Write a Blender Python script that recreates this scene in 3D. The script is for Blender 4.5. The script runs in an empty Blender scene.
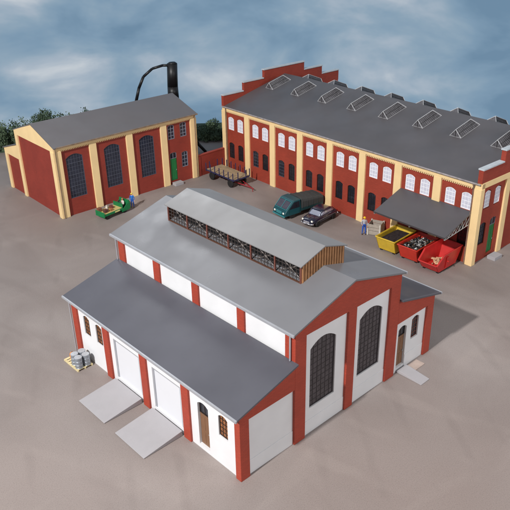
import bpy, bmesh, math, random
from mathutils import Vector, Matrix, noise
random.seed(7)
SC = bpy.context.scene
COL = SC.collection

# ------------------------------------------------------------------ camera, light, exposure
CAM = Vector((-23.47, -22.29, 29.693)); YAW = 0.743; PITCH = -0.473; ROLL = -0.020
fwd = Vector((math.sin(YAW)*math.cos(PITCH), math.cos(YAW)*math.cos(PITCH), math.sin(PITCH)))
rgt = Vector((math.cos(YAW), -math.sin(YAW), 0)); upv = rgt.cross(fwd)
R_ = rgt*math.cos(ROLL)+upv*math.sin(ROLL); U_ = -rgt*math.sin(ROLL)+upv*math.cos(ROLL)
cd = bpy.data.cameras.new('camera'); cam = bpy.data.objects.new('camera', cd); COL.objects.link(cam)
cam.matrix_world = Matrix(((R_.x, U_.x, -fwd.x, CAM.x), (R_.y, U_.y, -fwd.y, CAM.y), (R_.z, U_.z, -fwd.z, CAM.z), (0, 0, 0, 1)))
cd.sensor_width = 36; cd.lens = 36*689.4/510; cd.shift_y = -0.001; cd.clip_start = .5; cd.clip_end = 600
SC.camera = cam
W = bpy.data.worlds.new("World"); SC.world = W; W.use_nodes = True
W.node_tree.nodes['Background'].inputs[0].default_value = (.93, .96, 1, 1)
W.node_tree.nodes['Background'].inputs[1].default_value = .27
def area(name, direction, dist, size, E, col, target=(8, 14, 0)):
    """studio lamp far off; E = irradiance it gives at the target"""
    l = bpy.data.lights.new(name, 'AREA'); l.shape = 'RECTANGLE'; l.size, l.size_y = size
    l.energy = E*math.pi*dist*dist; l.color = col
    o = bpy.data.objects.new(name, l); COL.objects.link(o)
    d = Vector(direction).normalized(); o.location = Vector(target)+d*dist
    o.rotation_euler = d.to_track_quat('Z', 'Y').to_euler()
    return o
def sph(az, el): return (math.cos(az)*math.cos(el), math.sin(az)*math.cos(el), math.sin(el))
area('key_lamp', sph(math.radians(190), math.radians(41)), 130, (4, 4), 3.55, (1, .985, .965))
area('fill_lamp', sph(math.radians(282), math.radians(32)), 62, (30, 18), 1.02, (1, .99, .98), (12, 4, 0))
area('back_lamp', (12, 32, 31), 110, (34, 20), .42, (.93, .96, 1))
vs = SC.view_settings; vs.view_transform = 'Standard'; vs.look = 'None'; vs.exposure = 0; vs.gamma = 1

# ------------------------------------------------------------------ materials
def lin(c): return tuple(((x/255)/12.92 if x/255 <= .04045 else ((x/255+.055)/1.055)**2.4) for x in c)
MATS = {}
def mat(name, col, rough=.6, metal=0, spec=.5, var=.12, scale=1.5, bump=0, bscale=20, brick=False, emit=None, rvar=0, fine=0, fscale=30, coat=0):
    if name in MATS: return MATS[name]
    m = bpy.data.materials.new(name); m.use_nodes = True; nt = m.node_tree; N = nt.nodes; L = nt.links
    b = N['Principled BSDF']; b.inputs['Roughness'].default_value = rough; b.inputs['Metallic'].default_value = metal
    b.inputs['Specular IOR Level'].default_value = spec
    if coat: b.inputs['Coat Weight'].default_value = coat
    tc = N.new('ShaderNodeTexCoord')
    nz = N.new('ShaderNodeTexNoise'); nz.inputs['Scale'].default_value = scale; nz.inputs['Detail'].default_value = 6
    L.new(tc.outputs['Object'], nz.inputs['Vector'])
    mr = N.new('ShaderNodeMapRange'); mr.inputs['From Min'].default_value = .3; mr.inputs['From Max'].default_value = .7
    mr.inputs['To Min'].default_value = 1-var; mr.inputs['To Max'].default_value = 1+var
    L.new(nz.outputs['Fac'], mr.inputs['Value'])
    val = mr.outputs['Result']
    if fine:
        n2 = N.new('ShaderNodeTexNoise'); n2.inputs['Scale'].default_value = fscale; n2.inputs['Detail'].default_value = 2
        L.new(tc.outputs['Object'], n2.inputs['Vector'])
        m2 = N.new('ShaderNodeMapRange'); m2.inputs['From Min'].default_value = .3; m2.inputs['From Max'].default_value = .7
        m2.inputs['To Min'].default_value = 1-fine; m2.inputs['To Max'].default_value = 1+fine
        L.new(n2.outputs['Fac'], m2.inputs['Value'])
        mm = N.new('ShaderNodeMath'); mm.operation = 'MULTIPLY'; L.new(val, mm.inputs[0]); L.new(m2.outputs['Result'], mm.inputs[1]); val = mm.outputs[0]
    if brick:
        sx = N.new('ShaderNodeSeparateXYZ'); L.new(tc.outputs['Object'], sx.inputs[0])
        ad = N.new('ShaderNodeMath'); ad.operation = 'ADD'; L.new(sx.outputs['X'], ad.inputs[0]); L.new(sx.outputs['Y'], ad.inputs[1])
        cx = N.new('ShaderNodeCombineXYZ'); L.new(ad.outputs[0], cx.inputs['X']); L.new(sx.outputs['Z'], cx.inputs['Y'])
        bt = N.new('ShaderNodeTexBrick'); bt.inputs['Scale'].default_value = 1; bt.inputs['Brick Width'].default_value = .3; bt.inputs['Row Height'].default_value = .1
        bt.inputs['Mortar Size'].default_value = .012; bt.inputs['Color1'].default_value = (1, 1, 1, 1); bt.inputs['Color2'].default_value = (.86, .86, .86, 1)
        bt.inputs['Mortar'].default_value = (.72, .74, .76, 1); L.new(cx.outputs[0], bt.inputs['Vector'])
        mm = N.new('ShaderNodeMath'); mm.operation = 'MULTIPLY'; L.new(val, mm.inputs[0]); L.new(bt.outputs['Color'], mm.inputs[1]); val = mm.outputs[0]
    vm = N.new('ShaderNodeVectorMath'); vm.operation = 'SCALE'; vm.inputs[0].default_value = lin(col)
    L.new(val, vm.inputs['Scale']); L.new(vm.outputs[0], b.inputs['Base Color'])
    if bump:
        n3 = N.new('ShaderNodeTexNoise'); n3.inputs['Scale'].default_value = bscale; n3.inputs['Detail'].default_value = 3
        L.new(tc.outputs['Object'], n3.inputs['Vector'])
        bp = N.new('ShaderNodeBump'); bp.inputs['Strength'].default_value = bump; bp.inputs['Distance'].default_value = .05
        L.new(n3.outputs['Fac'], bp.inputs['Height']); L.new(bp.outputs[0], b.inputs['Normal'])
    if rvar:
        n4 = N.new('ShaderNodeTexNoise'); n4.inputs['Scale'].default_value = .35; n4.inputs['Detail'].default_value = 4; n4.inputs['Distortion'].default_value = .2
        L.new(tc.outputs['Object'], n4.inputs['Vector'])
        m4 = N.new('ShaderNodeMapRange'); m4.inputs['From Min'].default_value = .3; m4.inputs['From Max'].default_value = .7
        m4.inputs['To Min'].default_value = rough-rvar; m4.inputs['To Max'].default_value = rough+rvar
        L.new(n4.outputs['Fac'], m4.inputs['Value']); L.new(m4.outputs['Result'], b.inputs['Roughness'])
    MATS[name] = m
    return m
RED_M = mat('red_wall_paint', (176, 68, 48), .6, var=.07, scale=.6, brick=True, fine=.04, bump=.15)
RED_F = mat('red_brick', (160, 62, 44), .65, var=.10, scale=.5, brick=True, fine=.07, bump=.2)
RED_S = mat('dark_red_brick', (150, 56, 43), .65, var=.10, scale=.5, brick=True, fine=.07, bump=.2)
CREAM = mat('cream_plaster', (245, 213, 158), .6, var=.05, scale=.8, fine=.05, bump=.1)
WHITE = mat('white_plaster', (230, 230, 232), .6, var=.035, scale=.7, fine=.02, bump=.05)
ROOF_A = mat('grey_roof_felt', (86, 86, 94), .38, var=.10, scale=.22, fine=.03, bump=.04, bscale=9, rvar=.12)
ROOF_N = mat('nave_roof_grey_with_sheen', (116, 116, 120), .36, var=.07, scale=.25, fine=.02, bump=.03, bscale=9, rvar=.12)  # aisle roof grey made lighter: lamp sheen on the nave put into the colour
ROOF_L = mat('lantern_roof_grey_with_sheen', (134, 133, 134), .42, var=.05, scale=.3, fine=.02, bump=.03, bscale=9, rvar=.12)  # palest copy of the roof grey, gloss highlight painted into its base colour
ROOF_F = mat('dark_grey_roof_felt', (90, 87, 90), .48, var=.13, scale=.22, fine=.05, bump=.06, bscale=9, rvar=.12)
ROOF_S = mat('grey_brown_roof_felt', (106, 102, 104), .5, var=.05, scale=.25, fine=.03, bump=.05, bscale=9, rvar=.12)
ROOF_C = mat('canopy_roof_felt', (84, 82, 86), .5, var=.06, scale=.3, fine=.04, bump=.05, bscale=9, rvar=.12)
GUTTER = mat('zinc_gutter', (176, 178, 184), .4, metal=.3, var=.06)
DARKG = mat('dark_glass', (38, 38, 46), .12, var=.3, scale=2)
BLUEG = mat('smoky_blue_glass', (44, 48, 62), .15, var=.35, scale=1.2)
WGLASS = mat('frosted_glass', (212, 212, 226), .3, var=.08, scale=3, fine=.06, fscale=9)
WFRAME = mat('white_window_frame', (244, 244, 248), .5, var=.02)
GFRAME = mat('dark_grey_window_bar', (66, 62, 64), .5, var=.1)
TFRAME = mat('slate_window_bar', (84, 88, 102), .5, var=.25)
LFRAME = mat('pale_grey_window_bar', (132, 136, 150), .5, var=.15)
BLKW = mat('charcoal_window_bar', (58, 52, 54), .5, var=.15)
BLKF = mat('black_window_frame', (30, 26, 26), .5, var=.1)
BRNF = mat('dark_brown_window_frame', (48, 34, 26), .5, var=.1)
BRNP = mat('brown_window_pane', (150, 96, 60), .4, var=.3, scale=3)
RBRF = mat('red_brown_window_frame', (112, 66, 56), .5, var=.15)
DOORB = mat('brown_door_paint', (128, 92, 66), .5, var=.06, scale=2)
DOORG = mat('green_door_paint', (30, 116, 62), .45, var=.08, scale=2)
GATE = mat('off_white_gate_paint', (222, 223, 228), .5, var=.015, scale=.6)
CONC = mat('light_grey_concrete', (168, 165, 168), .7, var=.03, scale=1.2, fine=.04, bump=.1)
STONE = mat('pale_cap_stone', (190, 196, 202), .7, var=.08, scale=2)
WOOD = mat('brown_board', (170, 122, 82), .65, var=.16, scale=2.5)
WOODD = mat('dark_brown_batten', (84, 52, 36), .65, var=.16, scale=2.5)
STEEL = mat('pale_steel_bar', (168, 166, 164), .45, metal=.2, var=.15)
STEELD = mat('grey_lattice_steel', (84, 76, 74), .5, metal=.2, var=.25)
BLACK = mat('black_iron', (22, 22, 24), .45, var=.1)
RUBBER = mat('black_rubber', (26, 25, 26), .8, var=.1)

# ------------------------------------------------------------------ mesh helpers
class MB:
    def __init__(s): s.v = []; s.f = []; s.m = []
    def add(s, vs, fs, M=None, mi=0):
        b = len(s.v)
        for v in vs:
            v = Vector(v); s.v.append(M @ v if M else v)
        for f in fs: s.f.append(tuple(b+i for i in f)); s.m.append(mi)
    def box(s, x0, x1, y0, y1, z0, z1, M=None, mi=0):
        s.add([(x0,y0,z0),(x1,y0,z0),(x1,y1,z0),(x0,y1,z0),(x0,y0,z1),(x1,y0,z1),(x1,y1,z1),(x0,y1,z1)],
              [(0,3,2,1),(4,5,6,7),(0,1,5,4),(1,2,6,5),(2,3,7,6),(3,0,4,7)], M, mi); return s
    def prism(s, poly, axis, a0, a1, M=None, mi=0):
        """poly 2D; axis 'x': poly=(y,z); 'y': poly=(x,z); 'z': poly=(x,y)"""
        def mk(p, a): return {'x': (a, p[0], p[1]), 'y': (p[0], a, p[1]), 'z': (p[0], p[1], a)}[axis]
        n = len(poly); vs = [mk(p, a0) for p in poly]+[mk(p, a1) for p in poly]
        fs = [tuple(range(n))[::-1], tuple(range(n, 2*n))]+[(i, (i+1) % n, n+(i+1) % n, n+i) for i in range(n)]
        s.add(vs, fs, M, mi); return s
    def tube(s, p0, p1, r, n=8, r1=None, M=None, mi=0):
        p0 = Vector(p0); p1 = Vector(p1); r1 = r if r1 is None else r1
        q = (p1-p0).to_track_quat('Z', 'Y').to_matrix()
        vs = [p0+q @ Vector((math.cos(t)*r, math.sin(t)*r, 0)) for t in [2*math.pi*i/n for i in range(n)]]
        vs += [p1+q @ Vector((math.cos(t)*r1, math.sin(t)*r1, 0)) for t in [2*math.pi*i/n for i in range(n)]]
        s.add(vs, [tuple(range(n))[::-1], tuple(range(n, 2*n))]+[(i, (i+1) % n, n+(i+1) % n, n+i) for i in range(n)], M, mi); return s
    def path(s, pts, rs, n=8, mi=0):
        for i in range(len(pts)-1):
            s.tube(pts[i], pts[i+1], rs[i], n, rs[i+1], mi=mi)
        return s
    def loft(s, rings, cap=True, mi=0):
        n = len(rings[0]); b = len(s.v)
        for r in rings:
            for v in r: s.v.append(Vector(v))
        for k in range(len(rings)-1):
            for i in range(n):
                s.f.append((b+k*n+i, b+k*n+(i+1) % n, b+(k+1)*n+(i+1) % n, b+(k+1)*n+i)); s.m.append(mi)
        if cap:
            s.f.append(tuple(b+i for i in range(n))[::-1]); s.m.append(mi)
            s.f.append(tuple(b+(len(rings)-1)*n+i for i in range(n))); s.m.append(mi)
        return s
    def lathe(s, prof, n=16, M=None, mi=0):
        """prof [(r,z)] about z"""
        vs = []; fs = []
        for r, z in prof: vs += [(math.cos(2*math.pi*i/n)*r, math.sin(2*math.pi*i/n)*r, z) for i in range(n)]
        for k in range(len(prof)-1):
            for i in range(n): fs.append((k*n+i, k*n+(i+1) % n, (k+1)*n+(i+1) % n, (k+1)*n+i))
        fs.append(tuple(range(n))[::-1]); fs.append(tuple((len(prof)-1)*n+i for i in range(n)))
        s.add(vs, fs, M, mi); return s
    def mesh(s, name, mats):
        me = bpy.data.meshes.new(name); me.from_pydata([tuple(v) for v in s.v], [], s.f)
        for m in (mats if isinstance(mats, (list, tuple)) else [mats]): me.materials.append(m)
        for p, i in zip(me.polygons, s.m): p.material_index = i
        bm = bmesh.new(); bm.from_mesh(me); bmesh.ops.recalc_face_normals(bm, faces=bm.faces); bm.to_mesh(me); bm.free()
        me.update(); return me
    def build(s, name, mats, parent=None, bevel=0, smooth=False, sub=0, loc=None, rot=None):
        return link(name, s.mesh(name, mats), parent, bevel, smooth, sub, loc, rot)
def link(name, me, parent=None, bevel=0, smooth=False, sub=0, loc=None, rot=None):
    o = bpy.data.objects.new(name, me); COL.objects.link(o)
    if parent: o.parent = parent
    if loc: o.location = loc
    if rot: o.rotation_euler = rot
    if smooth:
        for p in me.polygons: p.use_smooth = True
    if bevel:
        b = o.modifiers.new('bevel', 'BEVEL'); b.width = bevel; b.segments = 2; b.limit_method = 'ANGLE'; b.angle_limit = math.radians(40)
    if sub:
        b = o.modifiers.new('sub', 'SUBSURF'); b.levels = sub; b.render_levels = sub
    return o
def tag(o, label, cat, group=None, kind=None):
    if label: o['label'] = label
    if cat: o['category'] = cat
    if group: o['group'] = group
    if kind: o['kind'] = kind
    return o
def empty(name, label, cat, loc, rz=0, group=None):
    o = bpy.data.objects.new(name, None); COL.objects.link(o); o.location = loc; o.rotation_euler = (0, 0, rz); o.empty_display_size = .3
    return tag(o, label, cat, group)
def copy_tree(o, parent=None):
    c = o.copy(); COL.objects.link(c)
    if parent: c.parent = parent
    for ch in list(o.children): copy_tree(ch, c)
    return c
def arch(w, z0, z1, rise, xc=0, n=10):
    """rectangle with segmental arch; z1 = springing"""
    pts = [(xc-w/2, z0), (xc+w/2, z0)]
    for i in range(n+1):
        t = 1-2*i/n
        pts.append((xc+t*w/2, z1+rise*(1-t*t)))
    return pts if rise > 0 else [(xc-w/2, z0), (xc+w/2, z0), (xc+w/2, z1), (xc-w/2, z1)]
def plate_mesh(name, outline, holes, y0, y1, mats, M=None):
    """vertical plate in the x-z plane from depth y0 to y1 with real holes"""
    cu = bpy.data.curves.new('tmp', 'CURVE'); cu.dimensions = '2D'; cu.fill_mode = 'BOTH'; cu.extrude = (y1-y0)/2
    for poly in [outline]+list(holes):
        sp = cu.splines.new('POLY'); sp.points.add(len(poly)-1)
        for p, q in zip(sp.points, poly): p.co = (q[0], q[1], 0, 1)
        sp.use_cyclic_u = True
    ob = bpy.data.objects.new('tmp', cu)
    me = bpy.data.meshes.new_from_object(ob)
    bpy.data.objects.remove(ob); bpy.data.curves.remove(cu)
    T = Matrix(((1, 0, 0, 0), (0, 0, 1, (y0+y1)/2), (0, 1, 0, 0), (0, 0, 0, 1)))
    me.transform((M @ T) if M else T); me.name = name
    bm = bmesh.new(); bm.from_mesh(me); bmesh.ops.remove_doubles(bm, verts=bm.verts, dist=1e-5); bmesh.ops.recalc_face_normals(bm, faces=bm.faces); bm.to_mesh(me); bm.free()
    me.materials.clear(); me.materials.append(mats)
    for p in me.polygons: p.material_index = 0; p.use_smooth = False
    return me
def rect(x0, x1, z0, z1): return [(x0, z0), (x1, z0), (x1, z1), (x0, z1)]

def window_proto(w, h, rise, cols, rows, fm, gm, fw=.07, bw=.035, bar_every=None, sill=None):
    """meshes with origin at bottom centre; returns (frame mesh, pane mesh)"""
    out = arch(w, 0, h, rise); inn = arch(w-2*fw, fw, h-fw*.5, rise*.9)
    me = plate_mesh('window', out, [inn], 0, .09, fm)
    bm = MB()
    for i in range(1, cols):
        x = -w/2+w*i/cols; t = x/(w/2); top = h+rise*(1-t*t)-fw*.7
        b_ = bw*(2 if bar_every and i % bar_every == 0 else 1)
        bm.box(x-b_/2, x+b_/2, .015, .06, fw*.8, top)
    for j in range(1, rows):
        z = (h+rise*.6)*j/rows; hw = w/2-fw*.7
        if z > h: hw = min(hw, (w/2)*math.sqrt(max(0, 1-(z-h)/max(rise, .01)))-fw*.3)
        b_ = bw*(1.8 if j % 3 == 0 and rows > 5 else 1)
        bm.box(-hw, hw, .02, .055, z-b_/2, z+b_/2)
    m2 = bm.mesh('bars', fm)
    b = bmesh.new(); b.from_mesh(me); b.from_mesh(m2); b.to_mesh(me); b.free()
    pane = plate_mesh('pane', arch(w-fw, fw*.5, h-.01, rise*.95), [], .035, .05, gm)
    return me, pane
def put_window(proto, parent, M, name='window', label=None):
    f = link(name, proto[0], parent); f.matrix_local = M
    p = link('pane', proto[1], f)
    if label: f['label'] = label
    return f
def frame_at(x, y, z=0, rz=0): return Matrix.Translation((x, y, z)) @ Matrix.Rotation(rz, 4, 'Z')
def children_bevel(o): pass

# ------------------------------------------------------------------ the setting
def mat_ground():
    m = bpy.data.materials.new('packed_ground'); m.use_nodes = True; nt = m.node_tree; N = nt.nodes; L = nt.links
    b = N['Principled BSDF']; b.inputs['Roughness'].default_value = .62; b.inputs['Specular IOR Level'].default_value = .35
    tc = N.new('ShaderNodeTexCoord')
    def noi(sc, det=5, dist=0, mp=None):
        n = N.new('ShaderNodeTexNoise'); n.inputs['Scale'].default_value = sc; n.inputs['Detail'].default_value = det; n.inputs['Distortion'].default_value = dist
        if mp:
            q = N.new('ShaderNodeMapping'); q.inputs['Rotation'].default_value = (0, 0, mp[0]); q.inputs['Scale'].default_value = mp[1]
            L.new(tc.outputs['Object'], q.inputs[0]); L.new(q.outputs[0], n.inputs['Vector'])
        else: L.new(tc.outputs['Object'], n.inputs['Vector'])
        return n.outputs['Fac']
    def mix(a, bb, fac, lo=.35, hi=.65):
        r = N.new('ShaderNodeMapRange'); r.inputs['From Min'].default_value = lo; r.inputs['From Max'].default_value = hi; L.new(fac, r.inputs['Value'])
        x = N.new('ShaderNodeMix'); x.data_type = 'RGBA'; L.new(r.outputs['Result'], x.inputs['Factor'])
        for s_, v in (('A', a), ('B', bb)):
            k = [i for i in x.inputs if i.name == s_ and i.type == 'RGBA'][0]
            if isinstance(v, tuple): k.default_value = (*v, 1)
            else: L.new(v, k)
        return [o for o in x.outputs if o.type == 'RGBA'][0]
    c = mix(lin((136, 126, 122)), lin((155, 145, 141)), noi(.09, 6, .6))
    c = mix(c, lin((141, 126, 120)), noi(.035, 3), .45, .75)
    def over(a, col, f, fac, lo, hi):   # blend a share of col where noise is high
        r = N.new('ShaderNodeMapRange'); r.inputs['From Min'].default_value = lo; r.inputs['From Max'].default_value = hi; r.inputs['To Max'].default_value = f; L.new(fac, r.inputs['Value'])
        x = N.new('ShaderNodeMix'); x.data_type = 'RGBA'; L.new(r.outputs['Result'], x.inputs['Factor'])
        ka = [i for i in x.inputs if i.name == 'A' and i.type == 'RGBA'][0]; kb = [i for i in x.inputs if i.name == 'B' and i.type == 'RGBA'][0]
        L.new(a, ka); kb.default_value = (*col, 1)
        return [o for o in x.outputs if o.type == 'RGBA'][0]
    c = over(c, lin((112, 100, 96)), .45, noi(.13, 4, 1.2, (.9, (1, .35, 1))), .52, .72)
    c = over(c, lin((172, 160, 154)), .22, noi(.3, 5, .4, (.5, (.25, 1.2, 1))), .58, .75)
    # worn wheel tracks: narrow bands bent by noise
    for sc, rot, ph in ((.11, .55, .0), (.085, -.35, 2.0)):
        q = N.new('ShaderNodeMapping'); q.inputs['Rotation'].default_value = (0, 0, rot); q.inputs['Location'].default_value = (ph, 0, 0); L.new(tc.outputs['Object'], q.inputs[0])
        wv = N.new('ShaderNodeTexWave'); wv.inputs['Scale'].default_value = sc; wv.inputs['Distortion'].default_value = 3.5; wv.inputs['Detail'].default_value = 3; wv.inputs['Detail Scale'].default_value = .5
        L.new(q.outputs[0], wv.inputs['Vector'])
        gate = N.new('ShaderNodeMath'); gate.operation = 'MULTIPLY'; L.new(wv.outputs['Fac'], gate.inputs[0]); L.new(noi(.16, 5), gate.inputs[1])
        c = over(c, lin((168, 156, 150)) if ph else lin((114, 104, 100)), .2, gate.outputs[0], .50, .62)
    c = over(c, lin((98, 88, 85)), .32, noi(16, 2), .5, .72)
    c = over(c, lin((186, 175, 169)), .30, noi(24, 2), .56, .75)
    L.new(c, b.inputs['Base Color'])
    bp = N.new('ShaderNodeBump'); bp.inputs['Strength'].default_value = .25; bp.inputs['Distance'].default_value = .04
    L.new(noi(10, 4), bp.inputs['Height']); L.new(bp.outputs[0], b.inputs['Normal'])
    return m
g = MB()
n = 1
g.add([(-90, -90, 0), (150, -90, 0), (150, 150, 0), (-90, 150, 0)], [(0, 1, 2, 3)])
tag(g.build('ground', mat_ground()), 'brownish grey packed yard surface', 'ground', kind='structure')

def FP(d, lat, z=0):   # forward distance d, lateral lat seen from above the yard's near corner
    return Vector((CAM.x+math.sin(YAW)*d+math.cos(YAW)*lat, CAM.y+math.cos(YAW)*d-math.sin(YAW)*lat, z))
def mat_sky():
    m = bpy.data.materials.new('sky_backdrop'); m.use_nodes = True; nt = m.node_tree; N = nt.nodes; L = nt.links
    N.remove(N['Principled BSDF']); e = N.new('ShaderNodeEmission'); L.new(e.outputs[0], N['Material Output'].inputs[0])
    tc = N.new('ShaderNodeTexCoord'); mp = N.new('ShaderNodeMapping'); mp.inputs['Scale'].default_value = (.06, .06, .12); L.new(tc.outputs['Object'], mp.inputs[0])
    n1 = N.new('ShaderNodeTexNoise'); n1.inputs['Scale'].default_value = 1.0; n1.inputs['Detail'].default_value = 7; n1.inputs['Distortion'].default_value = .25; L.new(mp.outputs[0], n1.inputs['Vector'])
    r = N.new('ShaderNodeValToRGB'); L.new(n1.outputs['Fac'], r.inputs[0])
    cr = r.color_ramp; cr.elements[0].position = .36; cr.elements[0].color = (*lin((104, 132, 156)), 1)
    cr.elements[1].position = .70; cr.elements[1].color = (*lin((186, 193, 200)), 1)
    for pos, c in ((.46, (120, 146, 168)), (.54, (134, 156, 174)), (.62, (156, 170, 184))):
        k = cr.elements.new(pos); k.color = (*lin(c), 1)
    L.new(r.outputs[0], e.inputs[0]); e.inputs[1].default_value = 1.12
    return m
s = MB(); vs = []
K = 48
for i in range(K+1):
    a = -1.15+2.3*i/K
    p = FP(102*math.cos(a), 102*math.sin(a))
    vs += [(p.x, p.y, -.5), (p.x, p.y, 46)]
s.add(vs, [(2*i, 2*i+2, 2*i+3, 2*i+1) for i in range(K)])
sky = s.build('sky', mat_sky(), smooth=True); tag(sky, 'hazy blue sky with soft pale clouds', 'sky', kind='structure')

# wooded bank behind the yard
LEAF = mat('blurred_foliage', (92, 110, 82), .85, var=.3, scale=.5, fine=.3, fscale=3)
LEAFD = mat('dark_foliage', (70, 88, 68), .85, var=.3, scale=.5, fine=.3, fscale=3)
def crown(mb, c, r, h, nleaf, sz, mi=0):
    lobes = [(Vector((random.uniform(-.5, .5)*r, random.uniform(-.5, .5)*r, h*random.uniform(.35, .75))), random.uniform(.45, .7)) for _ in range(6)]
    for _ in range(nleaf):
        lc, lr = random.choice(lobes)
        d = Vector((random.gauss(0, 1), random.gauss(0, 1), random.gauss(0, 1))).normalized()
        q = lc+Vector((d.x*r*lr, d.y*r*lr, d.z*h*.32*lr/.6))*random.uniform(.6, 1.05)
        if q.z < .05: q.z = random.uniform(.05, .5)
        p = Vector(c)+q; a = Vector((random.gauss(0, 1), random.gauss(0, 1), random.gauss(0, 1))).normalized(); b = a.orthogonal().normalized()
        k = sz*random.uniform(.6, 1.3); cc = a.cross(b)
        mb.add([p-b*k, p+cc*k*.6, p+b*k, p-cc*k*.6], [(0, 1, 2, 3)], None, mi)
hm = MB()
def bank_d(lat): return (93.2 if lat > -22 else math.sqrt(max(0, 95.8**2-lat*lat)))
for i in range(66):
    lat = -60+i*1.0+random.uniform(-.4, .4)
    for row in range(3):
        d = bank_d(lat)+row*1.5+random.uniform(-.4, .4); z = row*.1
        crown(hm, FP(d, lat+row*.4, z-.2), random.uniform(.7, 1.2), random.choice((1.3, 1.6, 2.0, 2.5))*(.8 if row == 0 else 1.0)+(2.1 if lat < -24 else 0), (420 if lat < -24 else 260), .13, random.choice((0, 0, 1)))
wb = hm.build('woodland', [LEAF, LEAFD]); tag(wb, 'dark green band of woodland behind the yard', 'woodland', kind='stuff')
hb = MB(); L0 = []
for i in range(34):
    lat = -60+i*2.0; d = bank_d(lat)
    L0 += [tuple(FP(d+.2, lat, .02)), tuple(FP(d+1.5, lat, .8+.5*noise.noise(Vector((lat*.2, 0, 0))))), tuple(FP(d+3.6, lat, 1.5+.5*noise.noise(Vector((lat*.15, 4, 0))))), tuple(FP(d+5.2, lat, .9))]
hb.add(L0, [(4*i+j, 4*i+4+j, 4*i+5+j, 4*i+1+j) for i in range(33) for j in range(3)])
tag(hb.build('hills', LEAFD, smooth=True), 'low green bank behind the yard', 'hills', kind='structure')
# one taller tree standing out of the woodland at the left
tb = FP(89.5, -27.9, 0)
te = empty('tree', 'single dark round-topped tree rising above the woodland behind the shed gable', 'tree', tb)
t_ = MB(); t_.path([(0, 0, 0), (.05, 0, 2.0), (0, .05, 3.8)], [.22, .16, .08], 8); t_.build('trunk', mat('bark', (70, 58, 48), .9, var=.3), te)
t_ = MB(); crown(t_, (0, 0, 2.3), 1.6, 3.3, 2600, .12); t_.build('crown', LEAFD, te)

# ------------------------------------------------------------------ central workshop (M)
M0 = empty('workshop', 'white and red workshop with grey roofs and a raised roof lantern, in the middle', 'workshop', (0, 0, 0))
L_ = 18.15; Wn = 9.6; XA = -4.413; XR = 13.78+.4
def part(mb, name, m, parent=M0, bevel=.02, **k): return mb.build(name, m, parent, bevel=bevel, **k)
# front gable : pilaster faces at y=0, white panels at y=.16
def zn(x): return 8.19+1.48*(1-abs(x-4.8)/5.2)-.02      # underside of nave roof
def za(x): return 6.06-(-x)*(1.27/4.81)-.02 if x < 0 else 0
def zr(x): return 6.13-(x-9.6)*(1.32/4.98)-.02
P1 = (0.9, 4.67); P2 = (5.45, 8.87)
w1c = 2.55; w2c = 7.08; ww = 2.28
hole1 = arch(ww, 1.92, 6.28, .48, w1c); hole2 = arch(ww, 1.92, 6.28, .48, w2c)
link('wall', plate_mesh('wall', rect(P1[0]-.05, P1[1]+.05, 0, 7.66), [hole1], .16, .42, WHITE), M0)
link('wall', plate_mesh('wall', rect(P2[0]-.05, P2[1]+.05, 0, 7.56), [hole2], .16, .42, WHITE), M0)
# red gable head above the panels
link('gable', plate_mesh('gable', [(-.03, 7.62), (9.9, 7.5), (9.9, zn(9.9)), (4.8, zn(4.8)), (-.03, zn(-.03))], [], 0, .40, RED_M), M0)
for x0, x1 in ((-.04, P1[0]), (4.64, 5.42), (P2[1], 9.9)):
    mb = MB(); mb.box(x0, x1, -.003, .45, 0, 7.61 if x1 < 6 else 7.51); part(mb, 'pilaster', RED_M)
for x0, x1 in (P1, P2):
    mb = MB(); mb.box(x0, x1, .13, .158, 0, 1.05); part(mb, 'plinth', WHITE)
STREAK = mat('dusty_grey_glass', (70, 65, 69), .3, var=.3, scale=1.6, fine=.2, fscale=7)
bigw = window_proto(ww-.02, 4.36, .47, 6, 12, BLKW, STREAK, fw=.06, bw=.032)
put_window(bigw, M0, frame_at(w1c, .24, 1.925)); put_window(bigw, M0, frame_at(w2c, .24, 1.925))
# aisle gables
link('wall', plate_mesh('wall', rect(-3.75, -.02, 0, 4.26), [], .16, .42, WHITE), M0)
link('gable', plate_mesh('gable', [(XA, 4.22), (-.042, 4.22), (-.042, za(-.04)), (XA, za(XA))], [], .002, .40, RED_M), M0)
mb = MB(); mb.box(XA, -3.7, 0, .45, 0, 4.215); part(mb, 'pilaster', RED_M)
mb = MB(); mb.box(-3.7, -.05, .13, .158, 0, 1.05); part(mb, 'plinth', WHITE)
doorh = arch(.92, .3, 3.46, .2, 10.78); winh = arch(.82, 2.05, 3.68, .17, 12.25)
link('wall', plate_mesh('wall', rect(9.86, 13.44, 0, 4.26), [doorh, winh], .16, .42, WHITE), M0)
link('gable', plate_mesh('gable', [(9.903, 4.22), (XR, 4.22), (XR, zr(XR)), (9.903, zr(9.903))], [], .002, .40, RED_M), M0)
mb = MB(); mb.box(13.4, XR, 0, .45, 0, 4.215); part(mb, 'pilaster', RED_M)
for a, b in ((9.903, 10.3), (11.26, 13.4)):
    mb = MB(); mb.box(a, b, .13, .158, 0, 1.05); part(mb, 'plinth', WHITE)
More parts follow.
